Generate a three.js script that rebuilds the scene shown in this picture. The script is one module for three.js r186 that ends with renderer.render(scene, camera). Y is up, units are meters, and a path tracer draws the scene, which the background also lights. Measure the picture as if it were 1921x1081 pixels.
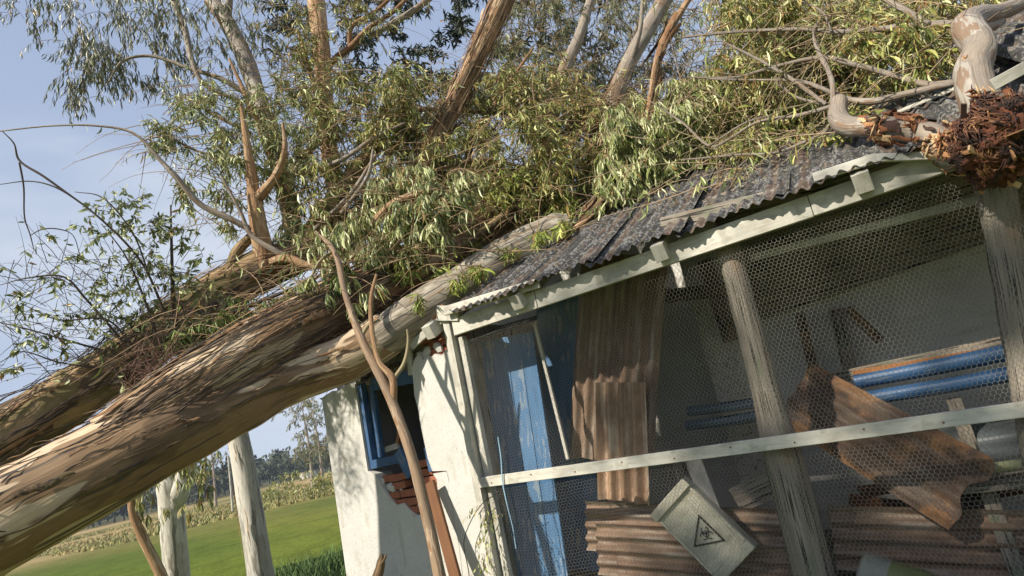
import * as THREE from 'three';
import { mergeGeometries } from 'three/addons/utils/BufferGeometryUtils.js';
import { RoundedBoxGeometry } from 'three/addons/geometries/RoundedBoxGeometry.js';

// ------------------------------------------------------------------ camera, sky, sun
const scene = new THREE.Scene();
const renderer = new THREE.WebGLRenderer({ antialias: true });
renderer.setSize(1024, 576);
renderer.toneMapping = THREE.LinearToneMapping;
renderer.toneMappingExposure = 1.38;
renderer.shadowMap.enabled = true;
const V = (x, y, z) => new THREE.Vector3(x, y, z);
const IMG_W = 1921, IMG_H = 1081, FOC = 1165;
const PITCH = THREE.MathUtils.degToRad(12.6), ROLL = THREE.MathUtils.degToRad(12.2), YAW = THREE.MathUtils.degToRad(31.6);
const EYE = V(0, 1.55, 4.5);
const FWD = V(-Math.sin(YAW) * Math.cos(PITCH), Math.sin(PITCH), -Math.cos(YAW) * Math.cos(PITCH));
const RIGHT0 = FWD.clone().cross(V(0, 1, 0)).normalize(), UP0 = RIGHT0.clone().cross(FWD);
const CR = RIGHT0.clone().multiplyScalar(Math.cos(ROLL)).addScaledVector(UP0, -Math.sin(ROLL));
const CU = RIGHT0.clone().multiplyScalar(Math.sin(ROLL)).addScaledVector(UP0, Math.cos(ROLL));
const camera = new THREE.PerspectiveCamera(2 * Math.atan(IMG_H / 2 / FOC) * 180 / Math.PI, IMG_W / IMG_H, 0.05, 3000);
camera.position.copy(EYE);
camera.matrixAutoUpdate = true;
camera.quaternion.setFromRotationMatrix(new THREE.Matrix4().makeBasis(CR, CU, FWD.clone().negate()));
scene.add(camera);

const SUN_DIR = V(-0.27, 0.60, 0.72).normalize();
const sun = new THREE.DirectionalLight(new THREE.Color(1, 0.92, 0.79), 5.0);
sun.position.copy(SUN_DIR).multiplyScalar(40); sun.target.position.set(0, 0, 0);
sun.castShadow = true; sun.shadow.mapSize.set(4096, 4096); sun.shadow.radius = 2;
Object.assign(sun.shadow.camera, { left: -16, right: 16, top: 16, bottom: -16, near: 1, far: 120 });
scene.add(sun, sun.target);

// ------------------------------------------------------------------ random and noise
function rng(seed) { let a = seed >>> 0; return () => { a = (a + 0x6D2B79F5) | 0; let t = Math.imul(a ^ (a >>> 15), 1 | a); t = (t + Math.imul(t ^ (t >>> 7), 61 | t)) ^ t; return ((t ^ (t >>> 14)) >>> 0) / 4294967296; }; }
const hash = (x, y, z) => { let h = (Math.imul(x, 374761393) + Math.imul(y, 668265263) + Math.imul(z, 1274126177)) | 0; h = Math.imul(h ^ (h >>> 13), 1274126177); return ((h ^ (h >>> 16)) >>> 0) / 4294967296; };
const sm = (t) => t * t * (3 - 2 * t), lerp = (a, b, t) => a + (b - a) * t, clamp = (x, a = 0, b = 1) => Math.min(b, Math.max(a, x));
const smooth = (a, b, x) => sm(clamp((x - a) / (b - a)));
const mod = (a, n) => ((a % n) + n) % n;
function pnoise(x, y, px, py, s) {          // periodic value noise
  const xi = Math.floor(x), yi = Math.floor(y), fx = sm(x - xi), fy = sm(y - yi);
  const x0 = mod(xi, px), x1 = mod(xi + 1, px), y0 = mod(yi, py), y1 = mod(yi + 1, py);
  return lerp(lerp(hash(x0, y0, s), hash(x1, y0, s), fx), lerp(hash(x0, y1, s), hash(x1, y1, s), fx), fy);
}
function fbm(u, v, fx, fy, s, oct = 4) { let a = 0, w = 0.5, t = 0; for (let i = 0; i < oct; i++) { a += w * pnoise(u * fx, v * fy, fx, fy, s + i * 17); t += w; w *= 0.55; fx *= 2; fy *= 2; } return a / t; }
function n3(x, y, z, s = 0) {
  const xi = Math.floor(x), yi = Math.floor(y), zi = Math.floor(z), fx = sm(x - xi), fy = sm(y - yi), fz = sm(z - zi);
  const h = (i, j, k) => hash(xi + i, yi + j, Math.imul(zi + k, 7919) + s);
  return lerp(lerp(lerp(h(0, 0, 0), h(1, 0, 0), fx), lerp(h(0, 1, 0), h(1, 1, 0), fx), fy), lerp(lerp(h(0, 0, 1), h(1, 0, 1), fx), lerp(h(0, 1, 1), h(1, 1, 1), fx), fy), fz);
}
const toS = (c) => 255 * (c <= 0.0031308 ? 12.92 * c : 1.055 * Math.pow(c, 1 / 2.4) - 0.055);
function texture(w, h, fn, srgb = true) {
  const d = new Uint8Array(w * h * 4);
  for (let j = 0; j < h; j++) for (let i = 0; i < w; i++) {
    const c = fn(i / w, j / h), k = (j * w + i) * 4;
    for (let q = 0; q < 3; q++) d[k + q] = srgb ? clamp(toS(Math.max(0, c[q])), 0, 255) : clamp(c[q] * 255, 0, 255);
    d[k + 3] = 255;
  }
  const t = new THREE.DataTexture(d, w, h, THREE.RGBAFormat);
  t.wrapS = t.wrapT = THREE.RepeatWrapping; t.magFilter = THREE.LinearFilter; t.minFilter = THREE.LinearMipmapLinearFilter; t.generateMipmaps = true;
  if (srgb) t.colorSpace = THREE.SRGBColorSpace;
  t.needsUpdate = true; return t;
}
const mix3 = (a, b, t) => [lerp(a[0], b[0], t), lerp(a[1], b[1], t), lerp(a[2], b[2], t)];
const mul3 = (a, k) => [a[0] * k, a[1] * k, a[2] * k];
function material(map, bump, o = {}) {
  return new THREE.MeshStandardMaterial({ map, roughness: 0.85, metalness: 0, side: THREE.DoubleSide, ...(bump ? { bumpMap: bump, bumpScale: o.bs ?? 0.01 } : {}), ...(({ bs, ...r }) => r)(o) });
}
const flat = (r, g, b, rough = 0.8, o = {}) => new THREE.MeshStandardMaterial({ color: new THREE.Color().setRGB(r, g, b), roughness: rough, side: THREE.DoubleSide, ...o });

// sky: clear pale blue with thin high cloud
{
  const w = 1024, h = 512, d = new Float32Array(w * h * 4);
  for (let j = 0; j < h; j++) for (let i = 0; i < w; i++) {
    const el = ((j + 0.5) / h - 0.5) * Math.PI, u = i / w, k = (j * w + i) * 4;
    const e = clamp(el / (Math.PI / 2));
    let c = mix3([0.45, 0.52, 0.63], [0.16, 0.23, 0.40], Math.pow(e, 0.6));
    const cl = smooth(0.42, 0.72, fbm(u + 0.04 * fbm(u, j / h, 6, 6, 9, 3), j / h, 9, 16, 5, 6)) * 0.7;
    c = mix3(c, [0.56, 0.60, 0.66], cl);
    if (el < 0) c = mix3(c, [0.16, 0.17, 0.12], clamp(-el * 12));
    d.set([c[0], c[1], c[2], 1], k);
  }
  const t = new THREE.DataTexture(d, w, h, THREE.RGBAFormat, THREE.FloatType);
  t.mapping = THREE.EquirectangularReflectionMapping; t.magFilter = THREE.LinearFilter; t.minFilter = THREE.LinearFilter; t.needsUpdate = true;
  scene.background = t; scene.environment = t;
}
scene.fog = new THREE.FogExp2(new THREE.Color(0.55, 0.65, 0.8), 0.0006);

// ------------------------------------------------------------------ design helpers: places in the world
const rayDir = (px, py) => FWD.clone().addScaledVector(CR, (px - IMG_W / 2) / FOC).addScaledVector(CU, -(py - IMG_H / 2) / FOC);
const at = (px, py, depth) => EYE.clone().addScaledVector(rayDir(px, py), depth);
const onZ = (px, py, z) => { const d = rayDir(px, py); return EYE.clone().addScaledVector(d, (z - EYE.z) / d.z); };
const ROOF_Y = 2.74, ROOF_S = 0.53;         // the roof plane: y = ROOF_Y - ROOF_S * z
const roofY = (z) => ROOF_Y - ROOF_S * z;
const onRoof = (px, py, off = 0) => { const d = rayDir(px, py), t = (ROOF_Y + off - ROOF_S * EYE.z - EYE.y) / (d.y + ROOF_S * d.z); return EYE.clone().addScaledVector(d, t); };
const depthOf = (p) => p.clone().sub(EYE).dot(FWD);

const used = new Map();
function numbered(name) { const k = used.get(name) ?? 0; used.set(name, k + 1); return k ? `${name}_${String(k).padStart(3, '0')}` : name; }
function shade(o) { o.traverse((m) => { if (m.isMesh) { m.castShadow = true; m.receiveShadow = true; } }); }
class Thing {
  constructor(name, label, category, pos = V(0, 0, 0), group) {
    this.g = new THREE.Group(); this.g.name = numbered(name); this.pos = pos.clone(); this.g.position.copy(pos);
    this.g.userData = { label, category }; if (group) this.g.userData.group = group;
    scene.add(this.g);
  }
  add(name, geo, mat, parent, data) {       // geo in world coordinates
    geo.translate(-this.pos.x, -this.pos.y, -this.pos.z);
    return this.put(name, geo, mat, null, parent, data);
  }
  put(name, geo, mat, matrix, parent, data) { // a shared geometry with a world matrix
    const m = new THREE.Mesh(geo, mat); m.name = name;
    if (matrix) { m.applyMatrix4(matrix); m.position.sub(this.pos); }
    if (data) Object.assign(m.userData, data);
    (parent ?? this.g).add(m); return m;
  }
}
function structure(name, geo, mat) { const m = new THREE.Mesh(geo, mat); m.name = name; m.userData.kind = 'structure'; scene.add(m); return m; }

// ------------------------------------------------------------------ geometry helpers
function geoFrom(pos, uv, idx) {
  const g = new THREE.BufferGeometry();
  g.setAttribute('position', new THREE.Float32BufferAttribute(pos, 3)); g.setAttribute('uv', new THREE.Float32BufferAttribute(uv, 2)); g.setIndex(idx); g.computeVertexNormals(); return g;
}
// a swept, tapering, uneven tube; pts [Vector3], rad [number]
function tube(pts, rad, o = {}) {
  const { seg = pts.length * 5, ring = 8, rough = 0, freq = 3, tw = 1, th = 1, seed = 1, cap = true, flute = 0, knots = 0 } = o;
  const curve = new THREE.CatmullRomCurve3(pts, false, 'centripetal');
  const P = [], R = [], L = [0];
  for (let i = 0; i <= seg; i++) {
    const t = i / seg; P.push(curve.getPoint(t));
    const f = t * (rad.length - 1), k = Math.min(rad.length - 2, Math.floor(f)); R.push(lerp(rad[k], rad[k + 1], sm(f - k)));
    if (i) L.push(L[i - 1] + P[i].distanceTo(P[i - 1]));
  }
  const pos = [], uv = [], idx = []; let N = V(0, 1, 0), T0 = null;
  const wraps = Math.max(1, Math.round(2 * Math.PI * (rad.reduce((a, b) => a + b, 0) / rad.length) / tw));
  const frames = [];
  for (let i = 0; i <= seg; i++) {
    const T = P[Math.min(seg, i + 1)].clone().sub(P[Math.max(0, i - 1)]).normalize();
    if (!T0) { N = Math.abs(T.y) > 0.9 ? V(1, 0, 0) : V(0, 1, 0); N.addScaledVector(T, -N.dot(T)).normalize(); }
    else { N.addScaledVector(T, -N.dot(T)).normalize(); }
    T0 = T; const B = T.clone().cross(N); frames.push([P[i], N.clone(), B, R[i], T, L[i]]);
    for (let j = 0; j <= ring; j++) {
      const a = (j % ring) / ring * Math.PI * 2, c = Math.cos(a), s = Math.sin(a);
      let r = R[i];
      if (rough) {
        const x = P[i].x + N.x * c * r + B.x * s * r, y = P[i].y + N.y * c * r + B.y * s * r, z = P[i].z + N.z * c * r + B.z * s * r;
        r *= 1 + rough * ((n3(x * freq, y * freq, z * freq, seed) - 0.5) * 2 + (n3(x * freq * 3.1, y * freq * 3.1, z * freq * 3.1, seed + 9) - 0.5));
      }
      if (flute) r *= 1 + flute * Math.sin(a * 5 + seed + L[i] * 0.8) * Math.sin(a * 2 + seed * 2);
      pos.push(P[i].x + (N.x * c + B.x * s) * r, P[i].y + (N.y * c + B.y * s) * r, P[i].z + (N.z * c + B.z * s) * r);
      uv.push(j / ring * wraps, L[i] / th);
    }
  }
  for (let i = 0; i < seg; i++) for (let j = 0; j < ring; j++) { const a = i * (ring + 1) + j, b = a + ring + 1; idx.push(a, a + 1, b, a + 1, b + 1, b); }
  if (cap) for (const e of [0, seg]) { const c = pos.length / 3; pos.push(P[e].x, P[e].y, P[e].z); uv.push(0.5, L[e] / th); for (let j = 0; j < ring; j++) { const a = e * (ring + 1) + j; e ? idx.push(c, a, a + 1) : idx.push(c, a + 1, a); } }
  const g = geoFrom(pos, uv, idx), n = g.attributes.normal;
  for (let i = 0; i <= seg; i++) { const a = i * (ring + 1), b = a + ring; const v = V(n.getX(a) + n.getX(b), n.getY(a) + n.getY(b), n.getZ(a) + n.getZ(b)).normalize(); n.setXYZ(a, v.x, v.y, v.z); n.setXYZ(b, v.x, v.y, v.z); }
  g.frames = frames; return g;
}
// branch spec: [px, py, depth, width in px] -> points and radii in metres
function limb(list, o) { return tube(list.map(([x, y, d]) => at(x, y, d)), list.map(([, , d, w]) => w / 2 * d / FOC), o); }
function box(w, h, d, m, r = 0.006) { const g = r ? new RoundedBoxGeometry(w, h, d, 1, r) : new THREE.BoxGeometry(w, h, d); boxUV(g); if (m) g.applyMatrix4(m); return g; }
function boxUV(g) { if (g.index) { /* planar metres per dominant axis */ } const p = g.attributes.position, n = g.attributes.normal, uv = g.attributes.uv; for (let i = 0; i < p.count; i++) { const ax = Math.abs(n.getX(i)), ay = Math.abs(n.getY(i)), az = Math.abs(n.getZ(i)); if (ax > ay && ax > az) uv.setXY(i, p.getZ(i), p.getY(i)); else if (ay > az) uv.setXY(i, p.getZ(i), p.getX(i)); else uv.setXY(i, p.getY(i), p.getX(i)); } }
// a board between two points: width along `up`, thickness across; uv u across, v along the length
function board(a, b, width, thick, up = V(0, 1, 0), r = 0.005) {
  const L = a.distanceTo(b), T = b.clone().sub(a).normalize(), N = up.clone().addScaledVector(T, -up.dot(T)).normalize(), B = T.clone().cross(N);
  const g = new RoundedBoxGeometry(L, width, thick, 1, Math.min(r, thick / 3)); boxUV(g);
  const u = g.attributes.uv, off = (a.x * 3.7 + a.y * 5.1 + a.z * 2.3); for (let i = 0; i < u.count; i++) u.setXY(i, u.getX(i) + off, u.getY(i) + off * 1.7);
  g.applyMatrix4(new THREE.Matrix4().makeBasis(T, N, B)); const c = a.clone().add(b).multiplyScalar(0.5); g.translate(c.x, c.y, c.z); return g;
}
// corrugated sheet as a closed thin solid; local x across the waves, y along them
function corrugated(w, len, { pitch = 0.076, amp = 0.009, thick = 0.002, bend = () => 0, edge = () => 0, nl = 14, per = 7 } = {}) {
  const nx = Math.round(w / pitch * per), pos = [], uv = [], idx = [], nv = (nx + 1) * (nl + 1);
  for (let s = 0; s < 2; s++) for (let j = 0; j <= nl; j++) for (let i = 0; i <= nx; i++) {
    const x = -w / 2 + w * i / nx, t = j / nl, y = len * t + edge(x, t);
    pos.push(x, y, Math.cos(x / pitch * Math.PI * 2) * amp + bend(x, t) + (s ? -thick : 0)); uv.push(x, y);
  }
  for (let s = 0; s < 2; s++) for (let j = 0; j < nl; j++) for (let i = 0; i < nx; i++) { const a = s * nv + j * (nx + 1) + i, b = a + nx + 1; s ? idx.push(a, b, a + 1, a + 1, b, b + 1) : idx.push(a, a + 1, b, a + 1, b + 1, b); }
  for (let i = 0; i < nx; i++) for (const j of [0, nl]) { const a = j * (nx + 1) + i, b = a + nv; idx.push(a, b, a + 1, a + 1, b, b + 1); }
  for (let j = 0; j < nl; j++) for (const i of [0, nx]) { const a = j * (nx + 1) + i, b = a + nv; idx.push(a, b, a + nx + 1, a + nx + 1, b, b + nx + 1); }
  return geoFrom(pos, uv, idx);
}
function frameY(o, x, y) { const Y = y.clone().normalize(), X = x.clone().addScaledVector(Y, -x.dot(Y)).normalize(); return new THREE.Matrix4().makeBasis(X, Y, X.clone().cross(Y)).setPosition(o); }
// place local xyz onto a frame: origin o, x axis, y axis
function frame(o, x, y) { const X = x.clone().normalize(), Y = y.clone().addScaledVector(X, -y.dot(X)).normalize(), Z = X.clone().cross(Y); return new THREE.Matrix4().makeBasis(X, Y, Z).setPosition(o); }
function merged(list) { return mergeGeometries(list.map((g) => { const q = g.index ? g.toNonIndexed() : g; for (const k of Object.keys(q.attributes)) if (!['position', 'normal', 'uv'].includes(k)) q.deleteAttribute(k); return q; })); }
function slab(points, holes, z0, z1) {       // extrude an outline [[x, y]...] from z0 to z1
  const s = new THREE.Shape(points.map((p) => new THREE.Vector2(...p)));
  for (const h of holes ?? []) s.holes.push(new THREE.Path(h.map((p) => new THREE.Vector2(...p))));
  const g = new THREE.ExtrudeGeometry(s, { depth: z1 - z0, bevelEnabled: false }); g.translate(0, 0, z0); return g;
}
function jag(a, b, n, amp, r) { const o = []; for (let i = 0; i < n; i++) { const t = i / n, dx = b[0] - a[0], dy = b[1] - a[1], l = Math.hypot(dx, dy), k = i ? (r() - 0.5) * 2 * amp : 0; o.push([a[0] + dx * t - dy / l * k, a[1] + dy * t + dx / l * k]); } return o; }

// ------------------------------------------------------------------ surfaces
const grain = (u, v, s, fu = 48, fv = 3) => fbm(u, v, fu, fv, s, 4);
const T = {};
T.plaster = texture(512, 512, (u, v) => { const a = fbm(u, v, 4, 4, 1, 5), b = fbm(u, v, 40, 40, 3, 3), st = smooth(0.56, 0.75, fbm(u, v, 14, 3, 8, 4)); let c = mix3([0.64, 0.625, 0.585], [0.52, 0.505, 0.465], a); c = mul3(c, 0.93 + 0.1 * b); c = mix3(c, [0.36, 0.33, 0.26], st * 0.35); if (fbm(u, v, 70, 70, 12, 2) > 0.83) c = mul3(c, 0.6); return c; });
T.plasterB = texture(512, 512, (u, v) => { const g = fbm(u, v, 9, 9, 21, 5) * 0.7 + 0.3 * fbm(u, v, 60, 60, 22, 3); return [g, g, g]; }, false);
T.dirty = texture(512, 512, (u, v) => { const a = fbm(u, v, 5, 5, 31, 5), k = smooth(0.62, 0.70, fbm(u, v, 60, 54, 33, 4)); let c = mix3([0.66, 0.62, 0.54], [0.46, 0.42, 0.35], a); return mix3(c, [0.14, 0.12, 0.09], k * 0.7); });
T.paint = texture(512, 512, (u, v) => { const g = grain(u, v, 41, 40, 4), m = fbm(u, v, 6, 5, 44, 5), chip = smooth(0.62, 0.7, fbm(u, v, 60, 14, 46, 4)); let c = mix3([0.56, 0.535, 0.465], [0.40, 0.38, 0.325], smooth(0.35, 0.75, m)); c = mul3(c, 0.8 + 0.32 * g); c = mix3(c, [0.25, 0.235, 0.18], smooth(0.55, 0.75, fbm(u, v, 12, 12, 47, 3)) * 0.4); return mix3(c, [0.30, 0.26, 0.19], chip * 0.35); });
T.grainB = texture(512, 512, (u, v) => { const g = grain(u, v, 51, 60, 3); return [g, g, g]; }, false);
T.wood = texture(512, 512, (u, v) => { const g = grain(u, v, 61, 56, 3), m = fbm(u, v, 5, 4, 63, 4), ck = smooth(0.63, 0.72, fbm(u, v, 80, 4, 64, 3)); let c = mix3([0.34, 0.30, 0.24], [0.17, 0.14, 0.11], g); c = mix3(c, [0.20, 0.12, 0.07], smooth(0.5, 0.8, m) * 0.6); c = mix3(c, [0.11, 0.15, 0.08], smooth(0.55, 0.75, fbm(u, v, 7, 6, 66, 4)) * 0.5); return mix3(c, [0.03, 0.025, 0.02], ck); });
T.orangeWood = texture(256, 512, (u, v) => { const g = grain(u, v, 71, 30, 2), m = fbm(u, v, 3, 4, 73, 4); return mul3(mix3([0.42, 0.19, 0.07], [0.22, 0.09, 0.035], g), 0.75 + 0.5 * m); });
T.blue = texture(512, 512, (u, v) => { const g = grain(u, v, 81, 44, 3), m = fbm(u, v, 5, 4, 83, 5), w = smooth(0.58, 0.68, fbm(u, v, 40, 10, 84, 4)) * smooth(0.4, 0.65, fbm(u, v, 4, 5, 86, 3)); let c = mix3([0.04, 0.125, 0.26], [0.085, 0.20, 0.36], m); c = mul3(c, 0.75 + 0.45 * g); return mix3(c, [0.36, 0.38, 0.37], w * 0.45); });
T.rust = texture(512, 512, (u, v) => { const m = fbm(u, v, 5, 3, 91, 5), s = grain(u, v, 93, 26, 2), sp = fbm(u, v, 50, 30, 94, 3); let c = mix3([0.28, 0.19, 0.125], [0.12, 0.07, 0.045], m); c = mix3(c, [0.38, 0.33, 0.27], smooth(0.5, 0.75, s) * 0.65); return mul3(c, 0.75 + 0.5 * sp); });
T.rustO = texture(512, 512, (u, v) => { const m = fbm(u, v, 3, 3, 151, 4), s = grain(u, v, 153, 26, 2), sp = fbm(u, v, 50, 30, 154, 3); let c = mix3([0.10, 0.06, 0.04], [0.30, 0.15, 0.065], smooth(0.45, 0.6, m)); c = mix3(c, [0.20, 0.16, 0.12], smooth(0.5, 0.75, s) * 0.5); return mul3(c, 0.7 + 0.5 * sp); });
T.roof = texture(1024, 1024, (u, v) => { const a = fbm(u, v, 90, 34, 101, 4), b = fbm(u, v, 12, 8, 103, 4), c0 = fbm(u, v, 40, 26, 105, 3); let c = mix3([0.022, 0.021, 0.020], [0.065, 0.062, 0.058], c0); c = mul3(c, 0.6 + 0.8 * fbm(u, v, 26, 3, 109, 4)); const w = smooth(0.53, 0.66, a + (b - 0.5) * 0.45); c = mix3(c, [0.30, 0.29, 0.275], w * 0.6); c = mix3(c, [0.16, 0.09, 0.05], smooth(0.58, 0.72, fbm(u, v, 18, 3, 110, 3)) * 0.45); return mix3(c, [0.22, 0.20, 0.08], smooth(0.72, 0.8, fbm(u, v, 60, 60, 107, 2)) * 0.5); });
T.brick = texture(256, 256, (u, v) => { const a = fbm(u, v, 20, 20, 111, 4), b = fbm(u, v, 4, 4, 113, 3); return mul3(mix3([0.36, 0.13, 0.07], [0.20, 0.075, 0.045], b), 0.7 + 0.6 * a); });
// smooth gum bark: long patches of cream, tan, ochre and grey with darker fibrous streaks
const gum = (seed, pal, streak, pu = 6, pv = 5) => texture(512, 1024, (u, v) => {
  const wob = fbm(u, v, 4, 5, seed + 1, 3) * 0.10, a = fbm(u + wob, v, pu, pv, seed, 5), b = fbm(u, v + wob, pu + 2, pv - 1, seed + 5, 4), f = grain(u + wob * 0.3, v, seed + 7, 64, 7), st = fbm(u + wob * 0.6, v, 22, 3, seed + 9, 4);
  let c = pal[0]; c = mix3(c, pal[1], smooth(0.44, 0.5, a)); c = mix3(c, pal[2], smooth(0.545, 0.565, b)); c = mix3(c, pal[3], smooth(0.60, 0.635, a * 0.5 + b * 0.5 + (f - 0.5) * 0.1));
  c = mul3(c, 0.86 + 0.28 * f * fbm(u, v, 30, 30, seed + 11, 3) * 2); return mix3(c, pal[4], smooth(0.63, 0.70, st + (f - 0.5) * 0.3) * streak);
});
T.barkA = gum(201, [[0.235, 0.145, 0.072], [0.15, 0.09, 0.045], [0.54, 0.41, 0.27], [0.095, 0.06, 0.036], [0.055, 0.038, 0.025]], 0.85, 3, 3);
T.barkM = gum(221, [[0.22, 0.16, 0.08], [0.17, 0.13, 0.05], [0.33, 0.22, 0.11], [0.10, 0.065, 0.035], [0.045, 0.03, 0.02]], 0.95);
T.barkG = gum(241, [[0.30, 0.26, 0.20], [0.23, 0.195, 0.145], [0.38, 0.34, 0.27], [0.17, 0.14, 0.10], [0.08, 0.065, 0.05]], 0.8);
T.barkP = gum(261, [[0.50, 0.475, 0.41], [0.42, 0.39, 0.33], [0.58, 0.55, 0.48], [0.30, 0.27, 0.215], [0.17, 0.15, 0.12]], 0.8, 5, 3);
T.barkS = gum(281, [[0.40, 0.26, 0.14], [0.33, 0.19, 0.095], [0.46, 0.33, 0.2], [0.22, 0.12, 0.06], [0.10, 0.06, 0.035]], 0.6);
T.barkR = gum(291, [[0.29, 0.235, 0.18], [0.245, 0.205, 0.165], [0.35, 0.315, 0.265], [0.23, 0.155, 0.10], [0.12, 0.08, 0.055]], 0.5);
T.barkB = texture(512, 512, (u, v) => { const g = grain(u + fbm(u, v, 4, 6, 301, 3) * 0.1, v, 303, 40, 4); return [g, g, g]; }, false);
T.grass = texture(512, 512, (u, v) => { const a = fbm(u, v, 90, 60, 311, 3), b = fbm(u, v, 8, 8, 313, 4); return mul3([1, 1, 1], 0.25 + 1.1 * a * (0.5 + 1.0 * b)); });
const M = {
  plaster: material(T.plaster, T.plasterB, { bs: 0.006, roughness: 0.9 }), dirty: material(T.dirty, T.plasterB, { bs: 0.012, roughness: 0.95 }),
  paint: material(T.paint, T.grainB, { bs: 0.002, roughness: 0.7 }), wood: material(T.wood, T.grainB, { bs: 0.006, roughness: 0.85 }), orangeWood: material(T.orangeWood, T.grainB, { bs: 0.003 }),
  blue: material(T.blue, T.grainB, { bs: 0.002, roughness: 0.55 }), rust: material(T.rust, null, { roughness: 0.75 }), roof: material(T.roof, T.plasterB, { bs: 0.004, roughness: 0.9 }),
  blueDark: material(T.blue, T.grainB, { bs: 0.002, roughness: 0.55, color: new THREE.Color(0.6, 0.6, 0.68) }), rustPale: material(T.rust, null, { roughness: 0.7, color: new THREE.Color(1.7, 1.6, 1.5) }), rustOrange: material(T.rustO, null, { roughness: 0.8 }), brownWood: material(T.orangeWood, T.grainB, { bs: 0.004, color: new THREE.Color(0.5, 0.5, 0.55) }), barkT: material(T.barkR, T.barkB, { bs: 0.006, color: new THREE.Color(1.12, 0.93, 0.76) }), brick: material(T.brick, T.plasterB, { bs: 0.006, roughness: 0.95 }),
  barkA: material(T.barkA, T.barkB, { bs: 0.006, roughness: 0.72 }), barkM: material(T.barkM, T.barkB, { bs: 0.012, roughness: 0.85 }), barkG: material(T.barkG, T.barkB, { bs: 0.006 }), barkP: material(T.barkP, T.barkB, { bs: 0.004 }), barkS: material(T.barkS, T.barkB, { bs: 0.008 }), barkR: material(T.barkR, T.barkB, { bs: 0.006, roughness: 0.65 }),
  stripDark: material(T.barkM, T.barkB, { bs: 0.004, color: new THREE.Color(0.55, 0.5, 0.5) }), stripMid: material(T.barkS, T.barkB, { bs: 0.004, color: new THREE.Color(0.7, 0.62, 0.55) }), stripLight: material(T.barkA, T.barkB, { bs: 0.004, color: new THREE.Color(1.0, 0.95, 0.9) }),
  twig: flat(0.21, 0.14, 0.085, 0.8), twigWarm: flat(0.30, 0.20, 0.11, 0.75), twigDark: flat(0.07, 0.05, 0.038, 0.85), twigPale: flat(0.36, 0.26, 0.16, 0.75), twigOlive: flat(0.27, 0.22, 0.12, 0.7),
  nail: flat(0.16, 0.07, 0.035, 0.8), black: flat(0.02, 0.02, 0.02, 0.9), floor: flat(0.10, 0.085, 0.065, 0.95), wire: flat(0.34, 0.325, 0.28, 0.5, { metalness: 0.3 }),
};

// ------------------------------------------------------------------ ground, far land
function landY(x, z) {
  const dx = x - EYE.x, dz = z - EYE.z, r = Math.hypot(dx, dz), az = Math.atan2(dx, -dz) * 180 / Math.PI;
  const side = smooth(-75, -48, az) * smooth(20, -20, az);
  return 0.03 * (n3(x * 0.7, 0, z * 0.7, 3) - 0.5) + smooth(38, 120, r) * (0.15 + 0.75 * side) + smooth(110, 300, r) * 1.6 + smooth(250, 900, r) * 14;
}
{
  const NR = 110, NA = 240, pos = [], uv = [], col = [], idx = [];
  for (let i = 0; i <= NR; i++) { const r = i ? 0.6 * Math.pow(1300 / 0.6, (i - 1) / (NR - 1)) : 0; for (let j = 0; j <= NA; j++) {
    const a = j / NA * Math.PI * 2, x = EYE.x + Math.sin(a) * r, z = EYE.z - Math.cos(a) * r; pos.push(x, landY(x, z), z); uv.push(x / 3, z / 3);
    const n = n3(x * 0.05, 0, z * 0.05, 5), m = n3(x * 0.35, 1, z * 0.35, 6), dry = smooth(40, 58, r + (n - 0.5) * 26);
    let c = mix3([0.12, 0.165, 0.022], [0.17, 0.185, 0.032], m); c = mix3(c, [0.19, 0.165, 0.055], smooth(0.45, 0.75, n) * 0.7); c = mix3(c, [0.075, 0.12, 0.02], smooth(0.5, 0.8, n3(x * 0.16, 4, z * 0.16, 12)) * 0.6); c = mix3(c, mix3([0.40, 0.29, 0.14], [0.17, 0.17, 0.06], smooth(0.35, 0.65, n3(x * 0.09, 2, z * 0.09, 8))), dry); c = mix3(c, [0.12, 0.12, 0.06], smooth(120, 170, r));
    if (x > -3.5 && x < 4 && z < 0) c = [0.12, 0.1, 0.075];
    col.push(...c);
  } }
  for (let i = 0; i < NR; i++) for (let j = 0; j < NA; j++) { const a = i * (NA + 1) + j, b = a + NA + 1; idx.push(a, b, a + 1, a + 1, b, b + 1); }
  const g = geoFrom(pos, uv, idx); g.setAttribute('color', new THREE.Float32BufferAttribute(col, 3));
  structure('ground', g, new THREE.MeshPhysicalMaterial({ map: T.grass, vertexColors: true, roughness: 1, specularIntensity: 0.1, side: THREE.DoubleSide }));
}
function stuff(name, label, category, mesh) { mesh.name = name; mesh.userData = { label, category, kind: 'stuff' }; scene.add(mesh); return mesh; }
const bladeGeo = (() => { const pos = [-0.012, 0, 0, 0.012, 0, 0, -0.008, 0.5, 0.06, 0.008, 0.5, 0.06, 0, 1, 0.25], uv = [0, 0, 1, 0, 0, 0.5, 1, 0.5, 0.5, 1]; return geoFrom(pos, uv, [0, 1, 2, 1, 3, 2, 2, 3, 4]); })();
function scatter(geo, mat, list) { const im = new THREE.InstancedMesh(geo, mat, list.length); list.forEach(([m, c], i) => { im.setMatrixAt(i, m); if (c) im.setColorAt(i, c); }); im.instanceMatrix.needsUpdate = true; return im; }
const mtx = (p, e, s) => new THREE.Matrix4().compose(p, new THREE.Quaternion().setFromEuler(new THREE.Euler(...e)), s);
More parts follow.
